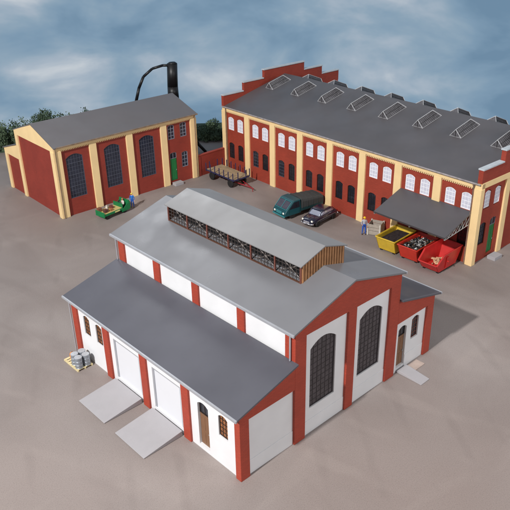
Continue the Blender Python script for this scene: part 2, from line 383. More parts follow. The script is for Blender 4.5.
def door(parent, M, w, h, rise, dm, tz, fm, handle=True, label=None):
    """panelled door with a glazed transom above tz"""
    mb = MB(); mb.box(-w/2+.03, w/2-.03, .05, .10, .02, tz)
    for a, b in ((.15, tz*.42), (tz*.5, tz*.93)): mb.box(-w/2+.13, -.04, .035, .055, a, b); mb.box(.04, w/2-.13, .035, .055, a, b)
    d = mb.build('door', dm, parent, bevel=.008); d.matrix_local = M
    if label: d['label'] = label
    t = window_proto(w-.02, h-tz-.04, rise, 2, 1, fm, DARKG, fw=.05, bw=.05)
    f = link('transom', t[0], d); f.location = (0, .03, tz+.04); link('pane', t[1], f)
    hb_ = MB(); hb_.box(w/2-.14, w/2-.10, .0, .04, tz*.44, tz*.5); hb_.box(w/2-.2, w/2-.10, -.02, .004, tz*.46, tz*.475); hb_.build('handle', STEEL, d)
    return d
door(M0, frame_at(10.78, .26, .3), .92, 3.16, .2, DOORB, 2.45, BRNF, label='brown door with glazed transom')
smallw = window_proto(.82, 1.63, .17, 3, 5, RBRF, DARKG, fw=.05, bw=.045)
put_window(smallw, M0, frame_at(12.25, .26, 2.05))
# left long side (faces -x). local u=-y
ML = frame_at(XA, 0, 0, -math.pi/2)
bays = [(0, .45), (4.62, 5.32), (8.98, 9.68), (13.4, 14.1), (17.5, L_)]
def zaw(v=0): return za(XA+.3)-.03
panel_tops = 4.45
bw1 = arch(.8, 2.17, 3.62, .17, -16.45); bw2 = arch(.8, 2.17, 3.62, .17, -14.83)
wall_holes = {3: [bw1, bw2], 2: [rect(-12.95, -9.95, .42, 3.62)], 1: [rect(-8.5, -5.55, .42, 3.62)],
              0: [arch(.98, .3, 3.45, .2, -3.42), arch(.8, 2.17, 3.62, .17, -1.6)]}
for k in range(4):
    a, b = bays[k][1], bays[k+1][0]
    if k == 0: a = .452
    link('wall', plate_mesh('wall', rect(-b-.02, -a+.02, 0, zaw()), wall_holes[k], .14, .38, WHITE, ML), M0)
for k, (a, b) in enumerate(bays):
    if k == 0: continue
    mb = MB(); mb.box(XA-.01, XA+.36, a, b, 0, 4.60); part(mb, 'pilaster', RED_M)
def ML_at(u, v, z): return ML @ frame_at(u, v, z)
brnw = window_proto(.8, 1.45, .17, 3, 5, BRNF, BRNP, fw=.055, bw=.055)
for u in (-16.45, -14.83, -1.6): put_window(brnw, M0, ML_at(u, .22, 2.17))
door(M0, ML_at(-3.42, .24, .3), .98, 3.15, .2, DOORB, 2.35, BRNF, label='brown door beside the front corner')
for u0, u1 in ((-12.95, -9.95), (-8.5, -5.55)):
    mb = MB(); c = (u0+u1)/2
    mb.box(u0+.01, u1-.01, .24, .3, .43, 3.61, ML)
    gt = mb.build('gate', GATE, M0, bevel=.01)
    mb = MB(); mb.box(u0, u0+.12, .18, .26, .43, 3.6, ML); mb.box(u1-.12, u1, .18, .26, .43, 3.6, ML); mb.box(u0+.12, u1-.12, .18, .26, 3.48, 3.6, ML); mb.build('gate_frame', GUTTER, gt)
# clerestory wall of the nave, left side (faces -x at x=0)
MN = frame_at(0, 0, 0, -math.pi/2)
cb = [(0.46, .85), (4.35, 5.02), (8.8, 9.48), (13.07, 13.78), (17.4, L_)]
mb = MB(); mb.box(.12, .4, .46, L_-.02, 0, 8.05); part(mb, 'wall', WHITE)
for a, b in cb:
    mb = MB(); mb.box(-.02, .3, a, b, 0, 8.0); part(mb, 'pilaster', RED_M)
# hidden right and back sides
mb = MB(); mb.box(9.3, 9.58, .46, L_-.02, 0, 8.02); part(mb, 'wall', WHITE)
mb = MB(); mb.box(XR-.3, XR-.04, .46, L_-.02, 0, 4.7); part(mb, 'wall', WHITE)
for k in range(5):
    y = (17.5, 13.4, 8.98, 4.62, 0.455)[k]
    mb = MB(); mb.box(XR-.2, XR, y, y+.65, 0, 4.72); part(mb, 'pilaster', RED_M)
mb = MB(); mb.prism([(XA+.38, 0), (XR-.3, 0), (XR-.3, 4.7), (9.6, 6.0), (9.6, 8.0), (4.8, 9.5), (.12, 8.0), (.12, 5.9), (XA+.38, 4.6)], 'y', L_-.35, L_-.05); part(mb, 'wall', WHITE)
for x in (-4.41, 0, 4.5, 9.3, 13.5):
    mb = MB(); mb.box(x+.001, x+.7, L_-.05, L_+.03, 0, 4.55); part(mb, 'pilaster', RED_M)
# roofs
Y0, Y1 = -.268, L_+.27
def roofslab(poly, y0, y1, name, m, parent=M0):
    mb = MB(); mb.prism(poly, 'y', y0, y1); return mb.build(name, m, parent, bevel=.015)
T = .13
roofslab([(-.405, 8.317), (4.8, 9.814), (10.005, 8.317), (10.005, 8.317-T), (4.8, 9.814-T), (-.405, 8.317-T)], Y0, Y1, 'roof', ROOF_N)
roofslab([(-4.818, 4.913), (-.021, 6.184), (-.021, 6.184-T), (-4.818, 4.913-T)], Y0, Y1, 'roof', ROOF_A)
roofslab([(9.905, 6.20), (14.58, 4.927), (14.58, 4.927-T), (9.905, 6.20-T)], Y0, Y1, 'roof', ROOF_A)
for x, z, s_ in ((-.405, 8.317, -1), (-4.818, 4.913, -1), (10.005, 8.317, 1), (14.58, 4.927, 1)):
    mb = MB(); xa, xb = (x-.09, x+.03) if s_ < 0 else (x-.03, x+.09)
    mb.box(xa, xb, Y0-.01, Y1+.01, z-.17, z+.012); part(mb, 'gutter', GUTTER, bevel=.025)
# downpipe at nave corner, and at the back corners
for x, y, z0, z1 in ((-.14, .32, 6.2, 8.1), (-.14, L_+.05, 6.2, 8.1), (XA-.1, L_+.08, .05, 4.75)):
    mb = MB(); mb.tube((x, y, z0), (x, y, z1), .055); mb.tube((x, y, z1), (x-.22, y, z1+.12), .05); part(mb, 'downpipe', GUTTER, bevel=0)
# roof lantern (raised glazed ridge)
LX0, LX1, LY0, LY1 = 4.8-1.925, 4.8+1.925, 2.33, 15.57
def zroof(x): return 9.814-abs(x-4.8)*(1.497/5.205)
LE = 10.43
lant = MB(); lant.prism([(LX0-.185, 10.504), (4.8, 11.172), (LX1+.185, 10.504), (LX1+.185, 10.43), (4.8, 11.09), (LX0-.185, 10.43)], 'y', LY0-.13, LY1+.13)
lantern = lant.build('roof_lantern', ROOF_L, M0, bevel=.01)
# boarded ends
for ys, yo in ((LY0, -1), (LY1, 1)):
    bd = MB(); nb = 16
    for i in range(nb):
        xa = LX0+(LX1-LX0)*i/nb; xb = LX0+(LX1-LX0)*(i+1)/nb; xm = (xa+xb)/2
        top = lambda x: 11.07-abs(x-4.8)*(.66/2.11)
        g0 = .035
        y0_ = ys-.05 if yo < 0 else ys-.03; y1_ = ys+.03 if yo < 0 else ys+.05
        bd.prism([(xa+g0, zroof(xa+g0)-.02), (xb-g0, zroof(xb-g0)-.02), (xb-g0, top(xb-g0)), (xa+g0, top(xa+g0))] if not (xa < 4.8 < xb) else
                 [(xa+g0, zroof(xa)-.02), (xb-g0, zroof(xb)-.02), (xb-g0, top(xb)), (4.8, top(4.8)), (xa+g0, top(xa))], 'y', y0_, y1_)
    bd.build('boarding', WOOD, lantern, bevel=.006)
    bb = MB(); yy0, yy1 = (ys+.03, ys+.08) if yo < 0 else (ys-.08, ys-.03)
    bb.prism([(LX0+.01, zroof(LX0)-.02), (4.8, 9.80), (LX1-.01, zroof(LX1)-.02), (LX1-.01, 10.44), (4.8, 11.06), (LX0+.01, 10.44)], 'y', yy0, yy1)
    bb.build('backing', WOODD, lantern)
zb = zroof(LX0)
for sx, xw in ((-1, LX0), (1, LX1)):
    for i in range(7):
        y = LY0+.06+(LY1-LY0-.12)*i/6
        mb = MB(); mb.box(xw-.05, xw+.05, y-.055, y+.055, zb-.03, LE); mb.build('post', RBRF, lantern)
    rl = MB(); rl.box(xw-.045, xw+.045, LY0+.05, LY1-.05, zb-.03, zb+.07); rl.box(xw-.045, xw+.045, LY0+.05, LY1-.05, LE-.06, LE+.01); rl.build('rail', WOODD, lantern)
    gl = MB(); gl.box(xw-.008, xw+.008, LY0+.06, LY1-.06, zb+.06, LE-.05)
    mt = MB()
    for i in range(6):
        ya = LY0+.12+(LY1-LY0-.12)*i/6; yb = ya+(LY1-LY0-.12)/6-.12
        rr = random.Random(i)
        for j in range(1, 7):
            y = ya+(yb-ya)*j/7
            mt.box(xw-.02, xw+.02, y-.011, y+.011, zb+.06, LE-.05)
        for j in range(1, 4):
            z = zb+.06+(LE-.11-zb)*j/4
            mt.box(xw-.02, xw+.02, ya, yb, z-.01, z+.01)
    mt.build('muntin', STEELD, lantern)
    xi = xw-sx*.25
    tr = MB()
    for i in range(6):
        ya = LY0+.12+(LY1-LY0-.12)*i/6; yb = ya+(LY1-LY0-.12)/6-.12
        tr.tube((xi, ya, zb), (xi, yb, LE-.03), .03, 5); tr.tube((xi, yb, zb), (xi, ya, LE-.03), .03, 5)
        tr.tube((xi, (ya+yb)/2, zb), (xi, (ya+yb)/2, LE-.03), .022, 5)
    tr.build('brace', mat('dull_brace', (128, 120, 116), .5, var=.4, scale=2), lantern)
bl = MB(); bl.box(LX0+.5, LX1-.5, LY0+.1, LY1-.1, zb-.1, LE-.1); bl.build('dark_core', BLACK, lantern)  # plain black block filling the lantern, so its openings read dark
# ridge cap strip on nave roof either side of the lantern
# ------------------------------------------------------------------ ramps and steps of the workshop
def ramp(u0, u1, label):
    mb = MB(); mb.prism([(-7.38, .02), (XA-.03, .02), (XA-.03, .40), (-7.38, .07)], 'y', u0, u1)
    return tag(mb.build('loading_ramp', CONC, bevel=.015), label, 'ramp', 'loading ramps at the white gates')
ramp(9.85, 13.0, 'light grey loading ramp nearest the pallet of drums, up to a white gate')
ramp(5.45, 8.6, 'light grey loading ramp at the bottom edge, farther from the pallet of drums')
mb = MB(); mb.prism([(.15, .02), (-.02, .02), (-2.0, .015), (-2.0, .05), (-.35, .24), (-.02, .24)][::-1], 'x', 10.35, 11.35)
mb.v = [Vector(v) for v in mb.v]
tag(mb.build('door_ramp', CONC, bevel=.01), 'small pale ramp in front of the brown door on the workshop gable', 'ramp')
mb = MB(); mb.box(11.4, 12.6, -.75, -.03, 0, .06)
tag(mb.build('paving_slab', mat('tan_slab', (176, 158, 148), .7, fine=.05), bevel=.01), 'thin tan slab on the ground beside the door ramp', 'slab')

# ------------------------------------------------------------------ factory building (F)
FA = 1.528; F0 = Vector((27.965, 4.944, 0))
FO = empty('factory', 'long two-storey red brick factory with cream pilasters, white upper windows and ridge skylights', 'factory', F0, FA-math.pi)
FL = 35.775; FH = 7.913; BE = 6.3; FD = 9.933; FR = 2.334; BAY = FL/8; DP = 2*FD; SL = FR/FD; SLB = (FH+FR-BE)/FD
def fpart(mb, name, m, bevel=.015, **k): return mb.build(name, m, FO, bevel=bevel, **k)
# front wall with real openings (X = -t), panels recessed .2
upz0, upz1 = 5.12, 6.52; lz0, lz1 = 1.55, 3.35
for k in range(8):
    xa, xb = -(k+1)*BAY, -k*BAY; xc = (xa+xb)/2
    hs = [arch(1.08, upz0, upz1, .2, xc-.85), arch(1.08, upz0, upz1, .2, xc+.85), arch(1.0, lz0, lz1, .18, xc-.85), arch(1.0, lz0, lz1, .18, xc+.85)]
    link('wall', plate_mesh('wall', rect(xa+.3, xb-.3, 0, 7.45), hs, .18, .45, RED_F), FO)
for k in range(9):
    xc = -k*BAY; a, b = xc-.42, xc+.42
    if k == 0: a, b = -.62, .10
    if k == 8: a, b = -FL-.10, -FL+.62
    mb = MB(); mb.box(a, b, -.08 if k in (0, 8) else 0, .5, 0, 7.38); fpart(mb, 'pilaster', CREAM, bevel=.03)
mb = MB(); mb.box(-FL-.06, .06, .012, .5, 7.384, FH-.07); fpart(mb, 'cornice_band', CREAM)
def dentils(xa, xb, parent, nt_=17):
    w = (xb-xa)/nt_; pl_ = [(xb, 7.382), (xa, 7.382)]
    for i in range(nt_):
        x = xa+w*i; pl_ += [(x, 7.35), (x+w*.25, 7.35), (x+w*.25, 7.22), (x+w*.75, 7.22), (x+w*.75, 7.35)]
    pl_.append((xb, 7.35))
    link('dentil_course', plate_mesh('dentil_course', pl_, [], .05, .178, CREAM), parent)
for k in range(8): dentils(-(k+1)*BAY+.46, -k*BAY-.46 if k else -.66, FO)
upw = window_proto(1.06, 1.39, .2, 3, 4, WFRAME, WGLASS, fw=.09, bw=.05)
low = window_proto(.98, 1.79, .18, 3, 5, BLKF, DARKG, fw=.06, bw=.035)
lowp = window_proto(.98, 1.79, .18, 3, 5, TFRAME, DARKG, fw=.05, bw=.03)
for k in range(8):
    xc = -(k+.5)*BAY
    for s_ in (-.85, .85):
        put_window(upw, FO, frame_at(xc+s_, .22, upz0))
        put_window(lowp if (k in (5, 6) and s_ < 0) else low, FO, frame_at(xc+s_, .26, lz0))
# end walls (near end faces local +X, far end faces -X)
ME = frame_at(0, 0, 0, math.pi/2)                   # u = d, outward = +X
ends = [(4.1, 4.85), (9.5, 10.3), (15.0, 15.8), (DP-.65, DP+.08)]
hs = [arch(.95, 5.2, 6.75, .2, 1.5), arch(.95, 5.2, 6.75, .2, 3.1), arch(1.0, 1.7, 3.65, .2, 1.35), arch(1.0, .35, 3.75, .2, 3.0)]
link('wall', plate_mesh('wall', rect(.3, 4.3, 0, 7.45), hs, .14, .4, RED_F, ME), FO)
link('wall', plate_mesh('wall', rect(4.6, DP-.3, 0, 7.45), [arch(1, 5.2, 6.75, .2, u) for u in (6.4, 7.9, 11.8, 13.4)], .14, .4, RED_F, ME), FO)
for a, b in ends:
    mb = MB(); mb.box(a, b, -.02, .45, 0, 7.38, ME); fpart(mb, 'pilaster', CREAM, bevel=.03)
mb = MB(); mb.box(.1, DP+.05, -.06, .45, 7.387, FH+.02, ME); fpart(mb, 'cornice_band', CREAM)
for u in (1.5, 3.1, 6.4, 7.9, 11.8, 13.4): put_window(upw, FO, ME @ frame_at(u, .2, 5.26))
endlow = window_proto(.98, 1.94, .2, 3, 5, BLKF, BLUEG, fw=.06, bw=.035)
put_window(endlow, FO, ME @ frame_at(1.35, .22, 1.7))
door(FO, ME @ frame_at(3.0, .2, .35), .98, 3.4, .2, DOORG, 2.75, LFRAME, label='green door on the end wall')
# parapets : stepped gables at both ends
def zrf(d): return FH+SL*min(d, DP-d)
def parapet(x0, x1, base):
    st = [(0, 9.12), (3.2, 10.15), (6.5, 11.15), (DP-6.5, 10.15), (DP-3.2, 9.12), (DP, 0)]
    poly = [(-.05, base), (-.05, 9.12), (3.2, 9.12), (3.2, 10.15), (6.5, 10.15), (6.5, 11.15), (DP-6.5, 11.15), (DP-6.5, 10.15), (DP-3.2, 10.15), (DP-3.2, 9.12), (DP+.05, 9.12), (DP+.05, base)]
    mb = MB(); mb.prism(poly, 'x', x0, x1); pp = fpart(mb, 'parapet', RED_F, bevel=0)
    cp = MB()
    for i in range(5):
        a, b = st[i][0], st[i+1][0]; z = st[i][1]
        cp.box(x0-.06, x1+.06, a-(.1 if i < 3 else -.002), b+(.1 if i > 1 else -.102), z+.002, z+.13)
    cp.build('coping', STONE, pp, bevel=.01)
parapet(-.40, .04, FH+.025); parapet(-FL-.04, -FL+.36, FH-.06)
# far end wall and back wall
mb = MB(); mb.box(-FL+.02, -FL+.4, .5, DP-.02, 0, FH-.07); fpart(mb, 'wall', RED_F)
for a, b in ends:
    mb = MB(); mb.box(-FL-.08, -FL+.3, a, b, 0, 7.38); fpart(mb, 'pilaster', CREAM)
mb = MB(); mb.box(-FL+.4, -.45, DP-.4, DP-.05, 0, BE-.02); fpart(mb, 'wall', RED_F)
# roof
mb = MB(); mb.prism([(-.12, FH-.03), (FD, FH+FR), (DP+.12, BE), (DP+.12, BE-.12), (FD, FH+FR-.14), (-.12, FH-.12)], 'x', -FL+.36, -.41); froof = fpart(mb, 'roof', ROOF_F, bevel=.01)
mb = MB(); mb.box(-FL-.02, -.02, -.22, -.10, FH-.13, FH+.0); fpart(mb, 'gutter', mat('weathered_gutter', (158, 150, 150), .5, var=.25, scale=3), bevel=.03)
mb = MB(); mb.tube((-.66, -.14, .05), (-.66, -.14, 7.6), .055); mb.tube((-.66, -.14, 7.6), (-.66, -.18, 7.82), .09); fpart(mb, 'downpipe', mat('rusty_pipe', (120, 98, 84), .6, var=.35, scale=3), bevel=0)
mb = MB(); mb.tube((-FL+.75, -.12, .05), (-FL+.75, -.12, 7.8), .055); fpart(mb, 'downpipe', MATS['rusty_pipe'], bevel=0)
# skylights : glazed prisms up the slope
SKG = mat('skylight_glass', (100, 98, 102), .25, var=.35, scale=3)
def skylight_mesh():
    w = .64; y0, y1 = 0, 3.1
    A = [(-w, 0, 0), (w, 0, 0), (0, .12, .72)]; B = [(-w, y1, 0), (w, y1, 0), (0, y1-.55, .72)]
    fr_ = MB(); r = .027
    for i, j in ((0, 1), (1, 2), (2, 0)): fr_.tube(A[i], A[j], r, 6); fr_.tube(B[i], B[j], r, 6)
    for i in range(3): fr_.tube(A[i], B[i], r, 6)
    b_ = MB()
    for sx in (-1, 1):
        for i in range(1, 12):
            t = i/12; p = Vector((sx*w, y1*t, .0)); q = Vector((0, .12+(y1-.67)*t, .72)); b_.tube(p, q, .02, 4)
        b_.tube((sx*w*.5, .06, .36), (sx*w*.5, y1-.27, .36), .018, 4)
    b_.tube((0, 0, 0), (0, .12, .72), .03, 4)
    b_.tube((-.3, .05, .0), (-.3, .08, .38), .02, 4); b_.tube((.3, .05, .0), (.3, .08, .38), .02, 4)
    g_ = MB(); k = .97
    g_.add([(-w*k, .02, 0), (w*k, .02, 0), (0, .14, .69), (-w*k, y1-.02, 0), (w*k, y1-.02, 0), (0, y1-.57, .69)], [(0, 1, 2), (4, 3, 5), (0, 2, 5, 3), (2, 1, 4, 5), (1, 0, 3, 4)])
    return fr_.mesh('skylight', mat('grey_white_skylight_frame', (206, 206, 208), .5)), b_.mesh('glazing_bar', BLKF), g_.mesh('pane', SKG)
sk = skylight_mesh()
ang = math.atan(SL)
for k in range(8):
    for back in (0, 1):
        f = link('skylight', sk[0], FO)
        if not back: f.matrix_local = frame_at(-(k+.5)*BAY-.2, 5.8, FH+SL*5.8-.02) @ Matrix.Rotation(ang, 4, 'X')
        else: f.matrix_local = frame_at(-(k+.5)*BAY-.2, DP-5.2, BE+SLB*5.2-.02, math.pi) @ Matrix.Rotation(math.atan(SLB), 4, 'X')
        link('glazing_bar', sk[1], f); link('pane', sk[2], f)
# end door step
mb = MB(); mb.box(.13, .95, 2.4, 3.6, 0, .33)
st = fpart(mb, 'door_step', CONC)
# canopy over the skips
cz0, cz1, cdp = 5.05, 3.78, -3.62
mb = MB(); mb.prism([(.16, cz0+.04), (cdp, cz1), (cdp, cz1-.12), (.16, cz0-.09)], 'x', -8.55, -.64); can = fpart(mb, 'canopy', ROOF_C, bevel=.01)
mb = MB(); mb.box(-8.57, -.62, cdp-.05, cdp-.002, cz1-.13, cz1+.0); mb.build('edge_trim', GFRAME, can)
for x in (-.70, -4.45, -8.5):
    tr = MB(); top = lambda d: cz0-.13+(cz1-cz0)*(d/cdp); bot = lambda d: top(d)-.14-.85*(1-d/cdp)
    tr.tube((x, 0, bot(0)), (x, cdp+.1, bot(cdp)), .045, 6); tr.tube((x, 0, top(0)), (x, cdp+.1, top(cdp)), .045, 6)
    nn = 7
    for i in range(nn):
        d0 = cdp*i/nn; d1 = cdp*(i+1)/nn
        tr.tube((x, d0, top(d0)), (x, d1, bot(d1)), .03, 5); tr.tube((x, d1, bot(d1)), (x, d1, top(d1)), .025, 5)
    tr.build('bracket', STEEL, can)

# ------------------------------------------------------------------ left shed (S)
SO = empty('boiler_house', 'red brick shed with cream pilasters, tall arched windows and plain grey roof, on the left', 'shed', (7.07, 40.962, 0), -.027)
SLn = 18.057; SH = 7.878; SD = 9.226; SR = 1.546; SB = SLn/4
def spart(mb, name, m, bevel=.015, **k): return mb.build(name, m, SO, bevel=bevel, **k)
winc = [2.3, 6.8, 11.25]
for k in range(4):
    xa, xb = k*SB, (k+1)*SB
    hs = [arch(1.95, 1.85, 6.3, .36, winc[k])] if k < 3 else [arch(.92, 5.42, 7.0, .12, 14.65), arch(.92, 5.42, 7.0, .12, 16.35), arch(.96, .4, 3.72, .12, 14.72), arch(.88, 1.72, 3.5, .12, 16.35)]
    link('wall', plate_mesh('wall', rect(xa+.3, xb-.3, 0, 7.4), hs, .18, .45, RED_S), SO)
for k in range(5):
    a, b = k*SB-.42, k*SB+.42
    if k == 0: a, b = -.1, .85
    if k == 4: a, b = SLn-.75, SLn+.08
    mb = MB(); mb.box(a, b, -.06 if k in (0, 4) else 0, .5, 0, 7.34); spart(mb, 'pilaster', CREAM, bevel=.03)
mb = MB(); mb.box(.4, SLn+.04, .012, .5, 7.344, SH-.06); spart(mb, 'cornice_band', CREAM)
for k in range(4): dentils(k*SB+.46 if k else .9, (k+1)*SB-.46 if k < 3 else SLn-.8, SO)
tallw = window_proto(1.93, 4.44, .36, 6, 11, TFRAME, BLUEG, fw=.05, bw=.026)
for c in winc: put_window(tallw, SO, frame_at(c, .24, 1.86))
gw = window_proto(.9, 1.57, .12, 2, 4, LFRAME, BLUEG, fw=.08, bw=.06); gw2 = window_proto(.86, 1.77, .12, 2, 4, LFRAME, BLUEG, fw=.08, bw=.06)
put_window(gw, SO, frame_at(14.65, .22, 5.43)); put_window(gw, SO, frame_at(16.35, .22, 5.43)); put_window(gw2, SO, frame_at(16.35, .22, 1.73))
door(SO, frame_at(14.72, .2, .4), .94, 3.3, .12, DOORG, 2.65, LFRAME, label='green door with glazed transom')
# left gable (faces -x): u = -d
MS = frame_at(0, 0, 0, -math.pi/2)
link('wall', plate_mesh('wall', rect(-SD+.4, -.4, 0, 7.4), [], .16, .45, RED_S, MS), SO)
for a, b in ((-SD-.02, -SD+.62), (-.75, -.5)):
    mb = MB(); mb.box(a, b, -.02, .46, 0, 7.34, MS); spart(mb, 'pilaster', CREAM, bevel=.02)
link('gable', plate_mesh('gable', [(-SD-.02, 7.344), (.04, 7.344), (.04, SH-.08), (-SD/2, SH+SR-.16), (-SD-.02, SH-.08)], [], -.015, .40, CREAM, MS), SO)
# annex behind
link('wall', plate_mesh('wall', rect(-12.5, -SD-.2, 0, 4.4), [], .16, .45, RED_S, MS), SO)
for a, b in ((-13.0, -12.4),):
    mb = MB(); mb.box(a, b, -.02, .46, 0, 4.33, MS); spart(mb, 'pilaster', CREAM, bevel=.02)
link('gable', plate_mesh('gable', [(-13.0, 4.334), (-SD-.03, 4.334), (-SD-.03, 6.0), (-13.0, 4.93)], [], -.015, .40, CREAM, MS), SO)
mb = MB(); mb.prism([(SD+.02, 6.16), (13.25, 4.92), (13.25, 4.8), (SD+.02, 6.04)], 'x', -.1, SLn+.1); spart(mb, 'roof', ROOF_S)
mb = MB(); mb.box(.45, SLn-.02, 12.6, 12.95, 0, 4.85); spart(mb, 'wall', RED_S)
mb = MB(); mb.box(SLn-.4, SLn-.02, .51, 12.6, 0, 4.9); spart(mb, 'wall', RED_S)
link('wall', plate_mesh('wall', [(.52, 4.9), (SD, 4.9), (SD, SH-.1), (SD/2, SH+SR-.18), (.52, SH-.1)], [], -SLn+.02, -SLn+.3, RED_S, frame_at(0, 0, 0, math.pi/2)), SO)
mb = MB(); mb.box(.45, SLn-.3, SD-.35, SD-.02, 4.5, SH-.1); spart(mb, 'wall', RED_S)
mb = MB(); mb.prism([(-.2, SH-.06), (SD/2, SH+SR), (SD+.2, SH-.06), (SD+.2, SH-.17), (SD/2, SH+SR-.13), (-.2, SH-.17)], 'x', -.02, SLn+.22); spart(mb, 'roof', ROOF_S, bevel=.01)
mb = MB(); mb.box(.3, SLn+.2, -.28, -.18, SH-.17, SH-.03); spart(mb, 'gutter', mat('brown_gutter', (134, 112, 92), .5, var=.25, scale=3), bevel=.02)
mb = MB(); mb.tube((.16, -.14, .05), (.16, -.14, 7.7), .055); spart(mb, 'downpipe', MATS['brown_gutter'], bevel=0)
mb = MB(); mb.tube((SLn-.2, -.14, .05), (SLn-.2, -.14, 7.7), .055); spart(mb, 'downpipe', MATS['brown_gutter'], bevel=0)
mb = MB(); mb.box(14.15, 15.3, -.75, -.07, 0, .35); spart(mb, 'door_step', CONC, bevel=.02)

# ------------------------------------------------------------------ boundary wall between shed and factory
mb = MB(); 
wl = empty('boundary_wall', 'low red brick wall closing the gap between the shed and the factory', 'wall', (25.2, 40.5, 0))
mb.box(0.03, 4.3, 0, .3, 0, 2.55); mb.build('brickwork', RED_S, wl)
mb = MB(); mb.box(.03, 4.3, -.05, .35, 2.552, 2.66); mb.build('coping', RED_F, wl, bevel=.01)
for x in (.03, 3.9):
    mb = MB(); mb.box(x+.01, x+.35, -.06, -.002, 0, 2.5); mb.build('pier', RED_S, wl)

# ------------------------------------------------------------------ black mast behind the shed
ms = empty('iron_flue', 'black iron flue with curved splayed legs and a thin side pipe, rising behind the shed', 'flue', (29.4, 50.4, 0))
def mp(*pts): return [tuple(Vector(p)-Vector((29.4, 50.4, 0))) for p in pts]
mb = MB(); mb.path(mp((29.38, 50.35, 5.0), (29.37, 50.29, 7.27), (29.45, 50.41, 8.6), (29.6, 50.39, 11.5), (29.6, 50.4, 11.7)), [.80, .72, .68, .66, .4], 18); mb.build('shaft', BLACK, ms, smooth=True)
mb = MB(); mb.path(mp((29.45, 50.2, 6.2), (29.67, 49.74, 4.9), (30.19, 48.73, 2.9), (30.84, 47.58, 1.25), (31.69, 47.05, .0)), [.62, .45, .28, .22, .2], 10); mb.build('leg', BLACK, ms, smooth=True)
mb = MB(); mb.path(mp((29.3, 50.5, 6.2), (28.6, 51.2, 4.2), (27.2, 52.4, 1.7), (26.6, 53.0, 0)), [.62, .42, .26, .2], 10); mb.build('leg', BLACK, ms, smooth=True)
mb = MB(); mb.path(mp((23.6, 53.4, 0), (25.14, 52.55, 7.28), (25.48, 52.23, 8.81), (26.1, 51.9, 10.2), (27.2, 51.4, 11.1), (28.4, 50.8, 11.4), (29.5, 50.4, 11.3)), [.24, .2, .19, .18, .17, .17, .17], 8); mb.build('side_pipe', BLACK, ms, smooth=True)

# ------------------------------------------------------------------ skips
def skip(name, label, prof, wid, loc, rz, m, open_front=False, group='skips standing under the canopy'):
    """prof: side profile (y along length, z) of the steel tub, front first; y=0 front"""
    e = empty(name, label, 'skip', loc, rz, group)
    th = .07; hw = wid/2; taper = .12
    bot = prof['bot']; rim = prof['rim']   # lists of (y,z): bottom polyline from front rim to back rim; rim from front to back
    o_ = MB()
    side = bot+rim[::-1][1:-1]
    for sx in (-1, 1):
        def X(z): return sx*(hw-taper*(1-z/1.7))
        vo = [(X(z), y, z) for y, z in side]; vi = [(X(z)-sx*th, y, z) for y, z in side]; k = len(side)
        o_.add(vo+vi, [tuple(range(k)), tuple(range(k, 2*k))[::-1]]+[(i, (i+1) % k, k+(i+1) % k, k+i) for i in range(k)])
    def X2(z): return hw-taper*(1-z/1.7)
    for i in range(len(bot)-1):
        (y0, z0), (y1, z1) = bot[i], bot[i+1]; nrm = Vector((0, -(z1-z0), (y1-y0))).normalized()*th
        a = [Vector((-X2(z0), y0, z0)), Vector((X2(z0), y0, z0)), Vector((X2(z1), y1, z1)), Vector((-X2(z1), y1, z1))]
        if nrm.z < 0: nrm = -nrm
        o_.add(a+[q+nrm for q in a], [(0, 1, 2, 3), (7, 6, 5, 4), (0, 4, 5, 1), (1, 5, 6, 2), (2, 6, 7, 3), (3, 7, 4, 0)])
    o_.build('tub', m, e)
    r = MB(); 
    for sx in (-1, 1):
        P_ = [Vector((sx*(X2(z)+.02), y, z)) for y, z in rim]
        for p, q in zip(P_, P_[1:]): r.tube(p, q, .06, 6)
    for y, z in (rim[0], rim[-1]): r.tube((-X2(z), y, z), (X2(z), y, z), .06, 6)
    r.build('rim', prof.get('rimmat', m), e)
    for sx in (-1, 1):
        rb = MB(); x0, x1 = X2(.3), X2(1.4); xo = sx*.08
        rb.add([(sx*x0, 1.45, .3), (sx*x0, 1.75, .3), (sx*x1, 1.75, 1.4), (sx*x1, 1.45, 1.4), (sx*x0+xo, 1.45, .3), (sx*x0+xo, 1.75, .3), (sx*x1+xo, 1.75, 1.4), (sx*x1+xo, 1.45, 1.4)],
               [(0, 1, 2, 3), (4, 5, 6, 7), (0, 1, 5, 4), (1, 2, 6, 5), (2, 3, 7, 6), (3, 0, 4, 7)])
        rb.tube((sx*(X2(.9)+.05), 1.6, .95), (sx*(X2(.9)+.22), 1.6, .95), .06, 8)
        rb.build('rib', m, e)
        lg = MB(); lg.box(sx*.7-.12, sx*.7+.12, bot[1][0]+.05, bot[2][0]-.05, 0, bot[1][1]); lg.build('skid', BLACK, e)
    return e
SKY_Y = mat('yellow_skip_paint', (214, 178, 52), .45, var=.10, scale=2, fine=.05)
SKR = mat('orange_red_skip_paint', (196, 50, 34), .4, var=.10, scale=2, fine=.05)
SKR2 = mat('bright_red_skip_paint', (194, 42, 40), .4, var=.10, scale=2, fine=.05)
flat = {'bot': [(0, 1.5), (.5, .16), (3.0, .16), (3.55, 1.5)], 'rim': [(0, 1.5), (3.55, 1.5)]}
low_front = {'bot': [(0, .95), (.55, .16), (3.2, .16), (3.9, 1.75)], 'rim': [(0, .95), (.95, 1.75), (3.9, 1.75)]}
r90 = -math.pi/2
skip('skip', 'yellow skip partly filled with dark brown waste, nearest the man and the crate', flat, 2.1, (24.42, 11.95, 0), r90+.04, SKY_Y)
skip('skip', 'red skip filled with black scrap, between the yellow skip and the open red one', flat, 2.1, (24.45, 9.5, 0), r90+.02, SKR)
skip('skip', 'bright red skip with a low open front and a little pale rubble inside', low_front, 2.0, (24.1, 7.0, 0), r90+.0, SKR2)
